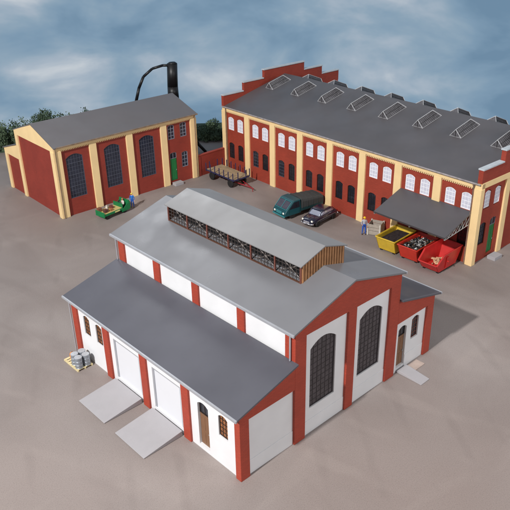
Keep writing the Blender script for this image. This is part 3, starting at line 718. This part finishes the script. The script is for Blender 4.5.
# dark dirt in the yellow skip
mb = MB(); 
def heap(cx, cy, hx, hy, z, amp, seed, nx=22, ny=30):
    m_ = MB(); V = []
    for j in range(ny+1):
        for i in range(nx+1):
            u = i/nx*2-1; v = j/ny*2-1
            e = (1-u**6)*(1-v**6)
            V.append((cx+u*hx, cy+v*hy, z+amp*e*(noise.noise(Vector((u*4+seed, v*5, seed)))*.8+.3+.5*noise.noise(Vector((u*11, v*13+seed, 1))))))
    m_.add(V, [(j*(nx+1)+i, j*(nx+1)+i+1, (j+1)*(nx+1)+i+1, (j+1)*(nx+1)+i) for j in range(ny) for i in range(nx)])
    return m_
dm = heap(26.25, 11.95, 1.5, .95, 1.15, .14, 3); tag(dm.build('dirt', mat('dark_residue', (44, 32, 32), .9, var=.3, scale=4), smooth=True), 'dark brown waste lying in the yellow skip', 'waste', kind='stuff')
dm = heap(26.15, 9.5, 1.4, .86, .98, .25, 9)
rs = random.Random(5); SCB = mat('black_scrap', (26, 26, 28), .4, var=.5, scale=5); SCS = mat('shiny_scrap', (190, 190, 188), .3, metal=.4, var=.3, scale=6); SCG = mat('rusty_scrap', (92, 74, 56), .7, var=.4, scale=5)
dm.m = [0]*len(dm.m)
for i in range(330):
    x = 26.15+rs.uniform(-1.42, 1.42); y = 9.5+rs.uniform(-.85, .85); z = 1.12+rs.uniform(0, .25)
    R3 = Matrix.Translation((x, y, z)) @ Matrix.Rotation(rs.uniform(0, 3), 4, 'Z') @ Matrix.Rotation(rs.uniform(-.7, .7), 4, 'X') @ Matrix.Rotation(rs.uniform(-.7, .7), 4, 'Y')
    a, b_, c_ = rs.uniform(.04, .22), rs.uniform(.02, .06), rs.uniform(.02, .07)
    dm.box(-a, a, -b_, b_, -c_, c_, R3, rs.choice((0, 0, 0, 0, 1, 2)))
tag(dm.build('scrap_metal', [SCB, SCS, SCG]), 'heap of black and shiny scrap filling the middle red skip', 'scrap', kind='stuff')
dm = MB()
for i in range(46):
    x = 26.2+rs.gauss(0, .33); y = 7.15+rs.gauss(0, .2); z = .3+rs.uniform(0, .38)*max(0, 1-abs(x-26.2)/1.0)
    R3 = Matrix.Translation((x, y, z)) @ Matrix.Rotation(rs.uniform(0, 3), 4, 'Z') @ Matrix.Rotation(rs.uniform(-1, 1), 4, 'X')
    a = rs.uniform(.06, .15); dm.box(-a*1.5, a*1.5, -a*.6, a*.6, -a*.5, a*.5, R3)
tag(dm.build('rubble', mat('pale_rubble', (214, 176, 140), .8, var=.3, scale=5), bevel=.01), 'pale rubble in the bottom of the open fronted red skip', 'rubble', kind='stuff')

# crate beside the man
ce = empty('crate', 'open pale grey crate standing between the man and the yellow skip', 'crate', (27.5, 15.35, 0), .35)
CG = mat('pale_grey_board', (170, 160, 148), .7, var=.12, scale=3)
mb = MB(); s_ = .62; h_ = 1.15
mb.box(-s_, s_, -s_, s_, .05, .12)
mb.build('base', CG, ce)
for a in range(4):
    mb = MB(); Mx = Matrix.Rotation(a*math.pi/2, 4, 'Z')
    for z in (.14, .49, .84): mb.box(-s_+.05, s_-.05, -s_, -s_+.05, z, z+.31, Mx)
    mb.build('panel', CG, ce, bevel=.008)
mb = MB()
for sx in (-1, 1):
    for sy in (-1, 1): mb.box(sx*s_-.07, sx*s_+.07, sy*s_-.07, sy*s_+.07, 0, h_+.04)
mb.build('corner_post', mat('white_board', (206, 200, 190), .7), ce, bevel=.01)
mb = MB(); mb.box(-.5, .5, -.5, .5, .5, .62); mb.build('packing', mat('dark_packing', (96, 84, 80), .9, var=.3, scale=6), ce)

# ------------------------------------------------------------------ people
SKIN = mat('skin', (214, 160, 128), .55, var=.04)
def person(name, label, loc, rz, joints, cols, hat=None, hatcol=None, hair=(60, 44, 34), lean=None):
    """joints: dict name->(x,y,z) facing -y. cols: top, legs, shoes"""
    J = joints
    chain = [('pelvis', .135), ('waist', .125), ('chest', .15), ('collar', .10), ('neck', .055), ('headb', .075), ('headm', .098), ('headt', .07)]
    V = []; Rr = []; Ed = []; idx = {}
    def addv(k, r):
        idx[k] = len(V); V.append(J[k]); Rr.append(r)
    for k, r in chain: addv(k, r)
    for (a, _), (b, _) in zip(chain, chain[1:]): Ed.append((idx[a], idx[b]))
    for s_ in 'LR':
        for k, r in (('sh', .07), ('el', .048), ('wr', .03), ('palm', .036)): addv(k+s_, r)
        Ed += [(idx['collar'], idx['sh'+s_]), (idx['sh'+s_], idx['el'+s_]), (idx['el'+s_], idx['wr'+s_]), (idx['wr'+s_], idx['palm'+s_])]
        for k, r in (('hip', .10), ('kn', .068), ('an', .045), ('toe', .04)): addv(k+s_, r)
        Ed += [(idx['pelvis'], idx['hip'+s_]), (idx['hip'+s_], idx['kn'+s_]), (idx['kn'+s_], idx['an'+s_]), (idx['an'+s_], idx['toe'+s_])]
        # fingers
        d = (Vector(J['palm'+s_])-Vector(J['wr'+s_])).normalized(); side = d.cross(Vector((0, 0, 1)))
        if side.length < .1: side = d.cross(Vector((1, 0, 0)))
        side.normalize(); nrm = d.cross(side)
        for i in range(5):
            if i < 4:
                b0 = Vector(J['palm'+s_])+side*(-.027+.018*i)+d*.02; p1 = b0+d*(.045+.008*(1 if i in (1, 2) else 0)); p2 = p1+d*.03+nrm*.018
            else:
                b0 = Vector(J['palm'+s_])-side*.03-d*.01; p1 = b0-side*.028+d*.02; p2 = p1+d*.028
            base = len(V); V.extend([tuple(b0), tuple(p1), tuple(p2)]); Rr.extend([.011, .010, .008]); Ed.extend([(idx['palm'+s_], base), (base, base+1), (base+1, base+2)])
    me = bpy.data.meshes.new('body'); me.from_pydata([tuple(v) for v in V], Ed, [])
    ob = bpy.data.objects.new('person', me); COL.objects.link(ob)
    sk_ = ob.modifiers.new('skin', 'SKIN'); sk_.use_smooth_shade = True
    for i, r in enumerate(Rr):
        me.skin_vertices[0].data[i].radius = (r*1.25, r) if i < 4 and i > 0 else (r, r)
    me.skin_vertices[0].data[0].use_root = True
    ss = ob.modifiers.new('sub', 'SUBSURF'); ss.levels = 1; ss.render_levels = 1
    dg = bpy.context.evaluated_depsgraph_get(); m2 = bpy.data.meshes.new_from_object(ob.evaluated_get(dg))
    bpy.data.objects.remove(ob)
    ms_ = [SKIN, mat('cloth_%d_%d_%d' % cols[0], cols[0], .8), mat('cloth_%d_%d_%d' % cols[1], cols[1], .8), mat('cloth_%d_%d_%d' % cols[2], cols[2], .6)]
    m2.materials.clear()
    for m in ms_: m2.materials.append(m)
    P = {k: Vector(v) for k, v in J.items()}
    for p in m2.polygons:
        c = p.center; best = None
        segs = [('pelvis', 'waist', 2), ('waist', 'chest', 1), ('chest', 'collar', 1), ('neck', 'headt', 0)]
        for s_ in 'LR': segs += [('collar', 'sh'+s_, 1), ('sh'+s_, 'el'+s_, 1), ('el'+s_, 'wr'+s_, 1), ('wr'+s_, 'palm'+s_, 0), ('hip'+s_, 'kn'+s_, 2), ('kn'+s_, 'an'+s_, 2), ('an'+s_, 'toe'+s_, 3)]
        for a, b, mi in segs:
            A, B = P[a], P[b]; t = max(0, min(1, (c-A).dot(B-A)/(B-A).length_squared)); d = (c-(A+(B-A)*t)).length
            if mi == 0 and 'palm' in b: d -= .0
            if best is None or d < best[0]: best = (d, mi)
        p.material_index = best[1]; p.use_smooth = True
    e = link(name, m2, None, loc=loc, rot=(0, 0, rz)); tag(e, label, 'person')
    hm_ = P['headm']
    # face: nose, eyes, mouth as small shapes; ears
    fc = MB(); fc.tube(hm_+Vector((0, -.088, .0)), hm_+Vector((0, -.118, -.022)), .012, 6, .016); fc.build('nose', SKIN, e, smooth=True)
    ey = MB()
    for sx in (-1, 1): ey.box(hm_.x+sx*.034-.011, hm_.x+sx*.034+.011, hm_.y-.098, hm_.y-.086, hm_.z+.012, hm_.z+.024)
    ey.build('eye', BLACK, e)
    mo = MB(); mo.box(hm_.x-.022, hm_.x+.022, hm_.y-.094, hm_.y-.084, hm_.z-.052, hm_.z-.044); mo.build('mouth', mat('lip', (150, 70, 64), .5), e)
    er = MB()
    for sx in (-1, 1): er.tube(hm_+Vector((sx*.09, .0, -.02)), hm_+Vector((sx*.11, .012, .02)), .02, 6)
    er.build('ear', SKIN, e, smooth=True)
    # hair cap or hat
    def dome(r, z0, n=12, k=6, sq=1.0):
        return [(r*math.cos(math.pi/2*i/k), z0+r*sq*math.sin(math.pi/2*i/k)) for i in range(k)]+[(.004, z0+r*sq)]
    if hat:
        h = MB(); h.lathe([(.135 if hat == 'helmet' else .11, -.008), (.135 if hat == 'helmet' else .112, .004)]+dome(.116, .01, sq=.95), 14, Matrix.Translation(hm_+Vector((0, .005, .035))))
        h.box(-.07, .07, -.19, -.09, .0, .014, Matrix.Translation(hm_+Vector((0, .005, .03))))
        h.build('hat', mat('hat_%d_%d_%d' % hatcol, hatcol, .4), e, smooth=False)
    hr = MB(); hr.lathe([(.098, -.06), (.106, -.02)]+dome(.106, .01, sq=.95), 12, Matrix.Translation(hm_+Vector((0, .014, .02)))); hr.build('hair', mat('hair_%d_%d_%d' % hair, hair, .8), e, smooth=True)
    return e
def stand(arm=0):
    J = {'pelvis': (0, 0, .95), 'waist': (0, 0, 1.12), 'chest': (0, .0, 1.32), 'collar': (0, .0, 1.46), 'neck': (0, -.005, 1.55), 'headb': (0, -.01, 1.60), 'headm': (0, -.015, 1.67), 'headt': (0, -.01, 1.735)}
    for s_, x in (('L', 1), ('R', -1)):
        J.update({'sh'+s_: (x*.19, 0, 1.43), 'el'+s_: (x*.26, .03, 1.15), 'wr'+s_: (x*.27, -.06, .92), 'palm'+s_: (x*.265, -.085, .85),
                  'hip'+s_: (x*.1, 0, .9), 'kn'+s_: (x*.13, -.02, .5), 'an'+s_: (x*.15, .02, .09), 'toe'+s_: (x*.17, -.14, .045)})
    if arm: J.update({'elR': (-.28, -.02, 1.17), 'wrR': (-.22, -.26, 1.12), 'palmR': (-.19, -.33, 1.13)})
    return J
def sit():
    J = {'pelvis': (0, 0, .55), 'waist': (0, .02, .72), 'chest': (0, .0, .92), 'collar': (0, -.02, 1.06), 'neck': (0, -.03, 1.15), 'headb': (0, -.04, 1.20), 'headm': (0, -.045, 1.27), 'headt': (0, -.04, 1.335)}
    for s_, x in (('L', 1), ('R', -1)):
        J.update({'sh'+s_: (x*.19, -.02, 1.03), 'el'+s_: (x*.25, -.12, .78), 'wr'+s_: (x*.17, -.36, .84), 'palm'+s_: (x*.13, -.43, .86),
                  'hip'+s_: (x*.1, -.03, .52), 'kn'+s_: (x*.14, -.44, .55), 'an'+s_: (x*.14, -.46, .12), 'toe'+s_: (x*.15, -.6, .06)})
    return J
pf = person('person', 'man in yellow helmet, pale vest and blue trousers standing by the crate and yellow skip', (26.4, 15.95, 0), -1.9+math.pi/2-.5, stand(1), ((176, 176, 184), (44, 92, 190), (40, 32, 30)), 'helmet', (246, 196, 30))
ps = person('person', 'man in blue overalls and yellow cap standing behind the green cart', (14.05, 38.25, 0), -.9, stand(0), ((40, 112, 200), (34, 92, 184), (40, 32, 30)), 'cap', (228, 206, 90))
pf.scale = (1.08,)*3; ps.scale = (.96,)*3

# ------------------------------------------------------------------ vehicles
def wheel(parent, loc, r, w, rimm, n=20, axis='y'):
    Mx = Matrix.Rotation(math.pi/2, 4, 'X')
    if axis == 'x': Mx = Matrix.Rotation(math.pi/2, 4, 'Y')
    mb = MB(); mb.lathe([(r*.62, -w/2), (r*.9, -w/2), (r, -w*.3), (r, w*.3), (r*.9, w/2), (r*.62, w/2)], n, Mx)
    t = mb.build('wheel', RUBBER, parent, loc=loc, smooth=False)
    mb = MB(); mb.lathe([(r*.60, -w*.42), (r*.55, -w*.3), (r*.2, -w*.45), (.02, -w*.5), (.02, w*.5), (r*.2, w*.45), (r*.55, w*.3), (r*.60, w*.42)], n, Mx)
    mb.build('rim', rimm, t); return t
def ring(x, hw, z0, z1, p=4, n=20, tumble=0):
    o = []
    zc = (z0+z1)/2; hz = (z1-z0)/2
    for i in range(n):
        a = 2*math.pi*i/n; c, s_ = math.cos(a), math.sin(a)
        yy = math.copysign(abs(c)**(2/p), c)*hw; zz = math.copysign(abs(s_)**(2/p), s_)*hz
        yy *= 1-tumble*max(0, zz/hz)
        o.append((x, yy, zc+zz))
    return o
NAVY = mat('navy_car_paint', (24, 26, 48), .25, var=.06, coat=.6)
CHROME = mat('chrome', (214, 214, 220), .2, metal=.85, var=.05)
CGL = mat('car_glass_pale_reflection', (168, 172, 190), .08, var=.1, metal=.35)  # pale base colour stands in for the bright reflection on the glass
LAMP = mat('headlight_glass', (236, 234, 224), .15, var=.03)
car = empty('car', 'old navy blue saloon car with chrome bumper parked beside the green truck', 'car', (25.85, 21.35, 0), math.pi+.08)
mb = MB(); mb.loft([ring(x, hw, a, b, p) for x, hw, a, b, p in ((-2.2, .62, .42, .72, 3), (-2.08, .78, .32, .84, 4), (-1.6, .86, .26, .96, 4), (-.9, .88, .24, 1.0, 4.5), (.2, .88, .24, 1.0, 4.5), (.9, .87, .25, 1.0, 4), (1.6, .82, .28, .96, 4), (2.05, .74, .34, .86, 3.5), (2.2, .58, .42, .74, 3))])
body = mb.build('body', NAVY, car, smooth=True, sub=1)
mb = MB(); mb.loft([ring(x, hw, .85, b, 4, tumble=.12) for x, hw, b in ((-1.65, .62, .98), (-1.2, .74, 1.3), (-.75, .78, 1.44), (0, .78, 1.47), (.45, .77, 1.42), (.95, .70, 1.02))])
mb.build('window', CGL, car, smooth=True)
mb = MB(); mb.loft([ring(x, hw, 1.30, b, 4, tumble=.12) for x, hw, b in ((-1.22, .66, 1.36), (-.8, .76, 1.49), (0, .77, 1.52), (.42, .74, 1.46), (.56, .64, 1.38))]); mb.build('roof', NAVY, car, smooth=True)
mb = MB()
for sy in (-1, 1):
    for xa, za_, xb, zb_ in ((.52, 1.40, .98, 1.0), (-.28, 1.46, -.28, .98), (-1.18, 1.38, -1.6, .98)):
        mb.tube((xa, sy*.68, za_), (xb, sy*.74, zb_), .035, 6)
mb.build('window_pillar', NAVY, car)
for sx, nm in ((1, 'bumper'), (-1, 'bumper')):
    mb = MB(); mb.path([(sx*2.05, -.82, .46), (sx*2.26, -.55, .46), (sx*2.30, 0, .46), (sx*2.26, .55, .46), (sx*2.05, .82, .46)], [.065]*5, 8); mb.build(nm, CHROME, car, smooth=True)
mb = MB(); mb.box(2.13, 2.24, -.36, .36, .5, .70)
for i in range(9): mb.box(2.24, 2.26, -.34+i*.08, -.31+i*.08, .5, .7)
mb.build('grille', CHROME, car, bevel=.01)
for sy in (-1, 1):
    mb = MB(); mb.lathe([(.04, -.08), (.105, -.05), (.12, .02), (.09, .05), (.02, .065)], 14, Matrix.Translation((2.08, sy*.58, .74)) @ Matrix.Rotation(math.pi/2, 4, 'Y')); mb.build('headlight', LAMP, car, smooth=True)
    mb = MB(); mb.box(-1.5, 1.5, sy*.885-.01, sy*.885+.01, .66, .69); mb.build('trim_strip', CHROME, car)
    mb = MB(); mb.box(-.05, .07, sy*.89-.02, sy*.89+.02, .8, .83); mb.build('door_handle', CHROME, car)
    mb = MB(); mb.box(-2.22, -2.12, sy*.6-.06, sy*.6+.06, .6, .74); mb.build('taillight', mat('red_lens', (170, 20, 20), .2), car)
for x in (-1.3, 1.35):
    for sy in (-1, 1): wheel(car, (x, sy*.80, .32), .32, .19, CHROME)
mb = MB(); mb.box(.96, 2.0, -.012, .012, .985, .998); mb.build('bonnet_strip', CHROME, car)

TEAL = mat('teal_cab_paint', (20, 72, 80), .4, var=.08, scale=3)
TEALL = mat('pale_teal_paint', (56, 128, 134), .4, var=.08, scale=3)
CANV = mat('charcoal_canvas', (58, 60, 60), .8, var=.12, scale=3, bump=.2, bscale=4)
trk = empty('truck', 'teal truck with sloping cab front and charcoal canvas cover, parked facing the workshop', 'truck', (26.1, 24.5, 0), 3.02)
trk.scale = (1, 1, .92)
hw = 1.05
mb = MB(); mb.prism([(2.72, .42), (2.78, .78), (2.55, 1.12), (1.72, 2.02), (1.55, 2.1), (.72, 2.12), (.62, 1.2), (.62, .42)], 'y', -hw, hw); cab = mb.build('cab', TEAL, trk, bevel=.07)
def on_slope(t, off): # t 0 bottom..1 top of windscreen slope
    a = Vector((2.55, 0, 1.12)); b = Vector((1.72, 0, 2.02)); p = a+(b-a)*t; nrm = Vector((.735, 0, .678)); return p+nrm*off
mb = MB()
for sy in (-1, 1):
    a, b = on_slope(.12, .0), on_slope(.88, .0); c_, d_ = on_slope(.88, .03), on_slope(.12, .03); y0, y1 = sorted((sy*.05, sy*.88))
    mb.prism([(a.x, a.z), (b.x, b.z), (c_.x, c_.z), (d_.x, d_.z)], 'y', y0, y1)
mb.build('windscreen', mat('dark_windscreen', (70, 66, 78), .1, var=.2), cab, bevel=.01)
mb = MB(); p, q = on_slope(.05, .045), on_slope(.95, .045)
for y in (-.93, 0, .93): mb.tube((p.x, y, p.z), (q.x, y, q.z), .03, 6)
for t in (.06, .94): p = on_slope(t, .04); mb.tube((p.x, -.93, p.z), (p.x, .93, p.z), .03, 6)
mb.build('windscreen_frame', TEALL, cab)
for sy in (-1, 1):
    mb = MB(); mb.prism([(.85, 1.2), (2.2, 1.2), (1.6, 1.92), (.9, 1.95)], 'y', sy*(hw)-.012, sy*(hw)+.012); mb.build('side_window', DARKG, cab)
    mb = MB(); mb.box(.80, .815, sy*hw-.008, sy*hw+.008, .5, 1.95); mb.box(2.2, 2.215, sy*hw-.008, sy*hw+.008, .6, 1.15); mb.build('door_line', BLACK, cab)
    mb = MB(); mb.lathe([(.05, -.05), (.13, -.02), (.13, .03), (.03, .055)], 14, Matrix.Translation((2.76, sy*.72, .78)) @ Matrix.Rotation(math.pi/2, 4, 'Y')); mb.build('headlight', LAMP, cab, smooth=True)
mb = MB(); mb.box(2.74, 2.8, -.45, .45, .62, .95)
mb.build('grille', TEALL, cab, bevel=.02)
mb = MB(); mb.box(2.74, 2.88, -1.0, 1.0, .36, .5); mb.build('bumper', TEALL, trk, bevel=.03)
mb = MB(); mb.box(-2.45, .58, -hw-.02, hw+.02, .62, .98); mb.build('load_bed', mat('dark_teal_paint', (26, 62, 66), .5, var=.1), trk, bevel=.02)
prof = [(-hw-.03, .96), (hw+.03, .96), (hw+.03, 1.75), (hw-.05, 2.0), (hw-.35, 2.14), (0, 2.18), (-hw+.35, 2.14), (-hw+.05, 2.0), (-hw-.03, 1.75)]
mb = MB(); mb.prism(prof, 'x', -2.48, .56)
for v in mb.v: v.z = .96+(v.z-.96)*(1 if v.x > 0 else .68)
cv = mb.build('canvas_cover', CANV, trk, bevel=.04)
for i in range(5):
    mb = MB(); x = -2.4+i*.72; pr = [(a*1.012, .96+(b-.96)*1.012) for a, b in prof[1:]]+[(prof[0][0]*1.012, .96)]
    k_ = 1-.32*(.56-x)/3.04; pr = [(a, .96+(b-.96)*k_) for a, b in pr]
    for (a, b), (c_, d_) in zip(pr, pr[1:]): mb.tube((x, a, b), (x, c_, d_), .028, 5)
    mb.build('hoop', CANV, cv)
mb = MB(); mb.box(-2.3, 2.5, -.4, .4, .38, .6); mb.build('chassis', BLACK, trk)
for x in (-1.55, 1.75):
    for sy in (-1, 1): wheel(trk, (x, sy*.88, .4), .4, .26, BLACK)

# flat trailer with stakes
BLUE = mat('blue_trailer_paint', (46, 46, 82), .5, var=.12, scale=3); TRED = mat('red_undercarriage_paint', (150, 36, 44), .5, var=.15, scale=3)
DECK = mat('pale_deck_board', (160, 138, 108), .75, var=.3, scale=1.6)
tl = empty('trailer', 'flat farm style trailer with blue stakes and red drawbar in front of the brick factory', 'trailer', (26.6, 36.75, 0), -.04)
mb = MB(); mb.box(-1.22, 1.22, -2.65, 2.65, 1.0, 1.14); mb.build('frame', BLUE, tl, bevel=.015)
mb = MB()
for i in range(11): y = -2.58+i*.47; mb.box(-1.15, 1.15, y, y+.45, 1.142, 1.20+.01*(i % 3))
mb.build('deck', DECK, tl, bevel=.01)
for sx in (-1, 1):
    for i in range(7):
        y = -2.55+i*.85; mb = MB(); mb.box(sx*1.25-.04, sx*1.25+.04, y-.05, y+.05, .98, 1.98); mb.build('stake', BLUE, tl, bevel=.01)
for sy in (-1, 1):
    for x in (-.6, .6): mb = MB(); mb.box(x-.05, x+.05, sy*2.69-.04, sy*2.69+.04, .98, 1.98); mb.build('stake', BLUE, tl, bevel=.01)
mb = MB(); mb.box(-.45, -.33, -2.4, 2.4, .82, 1.0); mb.box(.33, .45, -2.4, 2.4, .82, 1.0)
for y in (-1.75, 1.75): mb.tube((-1, y, .48), (1, y, .48), .07); mb.box(-.6, .6, y-.15, y+.15, .5, .82)
mb.build('chassis', BLACK, tl)
for y in (-1.75, 1.75):
    for sx in (-1, 1): wheel(tl, (sx*.98, y, .48), .48, .24, TRED, axis='x')
mb = MB(); mb.tube((-.5, -1.9, .62), (0, -4.4, .42), .055); mb.tube((.5, -1.9, .62), (0, -4.4, .42), .055); mb.tube((-.27, -3.05, .53), (.27, -3.05, .53), .045); mb.tube((0, -4.35, .42), (0, -4.7, .40), .06); mb.tube((0, -4.55, .42), (0, -4.55, 0), .04)
mb.build('drawbar', TRED, tl)

# green electric platform cart, with driver
GRN = mat('green_cart_paint', (16, 120, 68), .45, var=.1, scale=3)
ct = empty('platform_cart', 'small green electric cart with a loaded platform, in front of the tall arched windows', 'cart', (11.55, 38.2, 0), .12)
ct.scale = (.92, .95, 1)
mb = MB(); mb.box(-1.9, .75, -.75, .75, .42, .66); mb.build('chassis', GRN, ct, bevel=.03)
mb = MB(); mb.box(-1.86, .7, -.7, .7, .662, .72); mb.build('platform', mat('tan_platform', (206, 184, 118), .7, var=.1), ct, bevel=.01)
mb = MB(); mb.box(-1.93, -1.86, -.78, .78, .30, .9); mb.build('front_guard', GRN, ct, bevel=.02)
mb = MB(); mb.box(.75, 1.75, -.78, .78, .22, .42); mb.build('footwell', GRN, ct, bevel=.02)
mb = MB(); mb.box(.72, .82, -.78, .78, .2, 1.15); mb.build('dashboard', GRN, ct, bevel=.02)
mb = MB(); mb.box(1.2, 1.66, -.7, .7, .42, .62); mb.build('seat', BLACK, ct, bevel=.03)
mb = MB(); mb.prism([(1.62, .3), (1.92, .3), (1.92, 1.15), (1.78, 1.32), (1.66, 1.32)], 'y', -.8, .8); mb.build('back_panel', GRN, ct, bevel=.03)
for sy in (-1, 1):
    mb = MB(); mb.prism([(.8, .3), (1.7, .3), (1.7, 1.1), (1.35, .9), (.95, .62), (.8, .62)], 'y', sy*.76-.03, sy*.76+.03); mb.build('side_panel', GRN, ct, bevel=.01)
mb = MB(); mb.tube((.85, .12, .9), (1.02, .12, 1.12), .02); mb.lathe([(.15, -.012), (.17, 0), (.15, .012)], 14, Matrix.Translation((1.03, .12, 1.13)) @ Matrix.Rotation(-.9, 4, 'Y')); mb.build('steering_wheel', BLACK, ct)
mb = MB(); mb.box(-.35, .35, -.772, -.758, .47, .62); mb.build('side_plate', mat('cream_plate', (222, 212, 140), .5), ct)
for x in (-1.35, 1.2):
    for sy in (-1, 1): wheel(ct, (x, sy*.62, .24), .24, .18, GRN)
dr = person('person', 'driver in pale shirt sitting on the green cart', (12.86, 38.25, .08), -math.pi/2+.12, sit(), ((222, 212, 204), (70, 70, 76), (36, 30, 28)), None, None, (176, 120, 84))
ctM = Matrix.Translation((11.55, 38.2, 0)) @ Matrix.Rotation(.12, 4, 'Z')
rc = random.Random(3)
cargo = [('crate', 'brown box at the far left corner of the green cart platform', 'box', (130, 84, 62), -1.5, .38, .44, .34, .42),
         ('crate', 'dark red-brown box at the near left end of the green cart platform', 'box', (96, 58, 52), -1.25, -.34, .4, .36, .34),
         ('sack', 'pale sack leaning among the boxes on the green cart', 'sack', (214, 204, 190), -.82, .0, .28, .26, .5),
         ('crate', 'small orange-brown box in the middle of the green cart platform', 'box', (176, 116, 74), -.62, -.42, .3, .26, .26),
         ('sack', 'smaller pale sack at the far side of the green cart platform', 'sack', (198, 184, 168), -.48, .42, .26, .3, .4),
         ('crate', 'reddish box nearest the driver on the green cart', 'box', (120, 62, 54), -.12, .1, .3, .4, .3)]
for nm, lab, cat, c_, x, y, a, b_, h in cargo:
    mb = MB()
    if nm == 'sack':
        mb.loft([[(math.cos(t)*a*.5*k, math.sin(t)*b_*.5*k, z*h) for t in [2*math.pi*i/12 for i in range(12)]] for k, z in ((.8, 0), (1.05, .15), (1.0, .5), (.75, .8), (.3, .9), (.42, 1.0))])
        o = mb.build(nm, mat('sack_cloth_%d' % c_[0], c_, .85, var=.1, scale=5), smooth=True)
    else:
        mb.box(-a/2, a/2, -b_/2, b_/2, 0, h)
        for z in (.08, h-.12): mb.box(-a/2-.015, a/2+.015, -b_/2-.015, b_/2+.015, z, z+.05)
        o = mb.build(nm, mat('box_board_%d' % c_[0], c_, .7, var=.15, scale=5), bevel=.008)
    o.location = ctM @ Vector((x, y, .725)); o.rotation_euler = (0, 0, .12+rc.uniform(-.2, .2)); tag(o, lab, cat, 'load on the green cart')

# ------------------------------------------------------------------ pallet with drums by the aisle wall
PW = mat('pale_pallet_wood', (222, 206, 160), .7, var=.12, scale=3)
pl = empty('pallet', 'pale wooden pallet with grey drums on the ground by the red corner pilaster', 'pallet', (-5.15, 16.9, 0), 0)
mb = MB()
for i in range(7): y = -.98+i*.29; mb.box(-.62, .62, y, y+.2, .12, .15)
mb.build('deck', PW, pl)
mb = MB()
for x in (-.56, 0, .56): mb.box(x-.05, x+.05, -1.0, 1.0, .0, .12)
mb.build('runner', PW, pl)
DR = mat('grey_drum_steel', (150, 156, 164), .4, metal=.35, var=.14, scale=4); DRT = mat('pale_drum_lid', (186, 190, 194), .45, metal=.3, var=.1, scale=4)
dprof = [(.24, 0), (.285, .01), (.29, .03), (.27, .05), (.27, .27), (.292, .29), (.27, .31), (.27, .56), (.292, .58), (.27, .60), (.27, .82), (.292, .84), (.285, .86)]
mb = MB(); mb.lathe(dprof, 20); dm_ = mb.mesh('drum', DR)
mb = MB(); mb.lathe([(.262, .861), (.262, .872), (.05, .872), (.05, .89), (.01, .89)], 20); lid = mb.mesh('lid', DRT)
labs = ['grey drum on the pallet, near corner away from the wall', 'grey drum on the pallet, near corner against the wall', 'grey drum on the pallet, middle one away from the wall', 'grey drum on the pallet, middle one against the wall']
for i, (x, y) in enumerate(((-5.45, 16.2), (-4.86, 16.18), (-5.42, 16.77), (-4.84, 16.76))):
    d = link('drum', dm_, None, loc=(x, y, .152), rot=(0, 0, i*.7)); tag(d, labs[i], 'drum', 'drums on the pallet'); link('lid', lid, d)
    for o_ in (dm_, lid): pass
mb = MB(); mb.lathe([(.16, 0), (.2, .02), (.2, .36), (.15, .44), (.06, .47), (.05, .53), (.02, .53)], 16)
jn = mb.build('canister', mat('orange_canister', (226, 142, 66), .45, var=.06), loc=(-5.2, 17.56, .152), smooth=False); tag(jn, 'orange canister on the pallet behind the grey drums', 'canister')
mb = MB(); mb.tube((-.06, 0, .53), (.06, 0, .53), .02, 6); mb.build('cap', BLACK, jn)
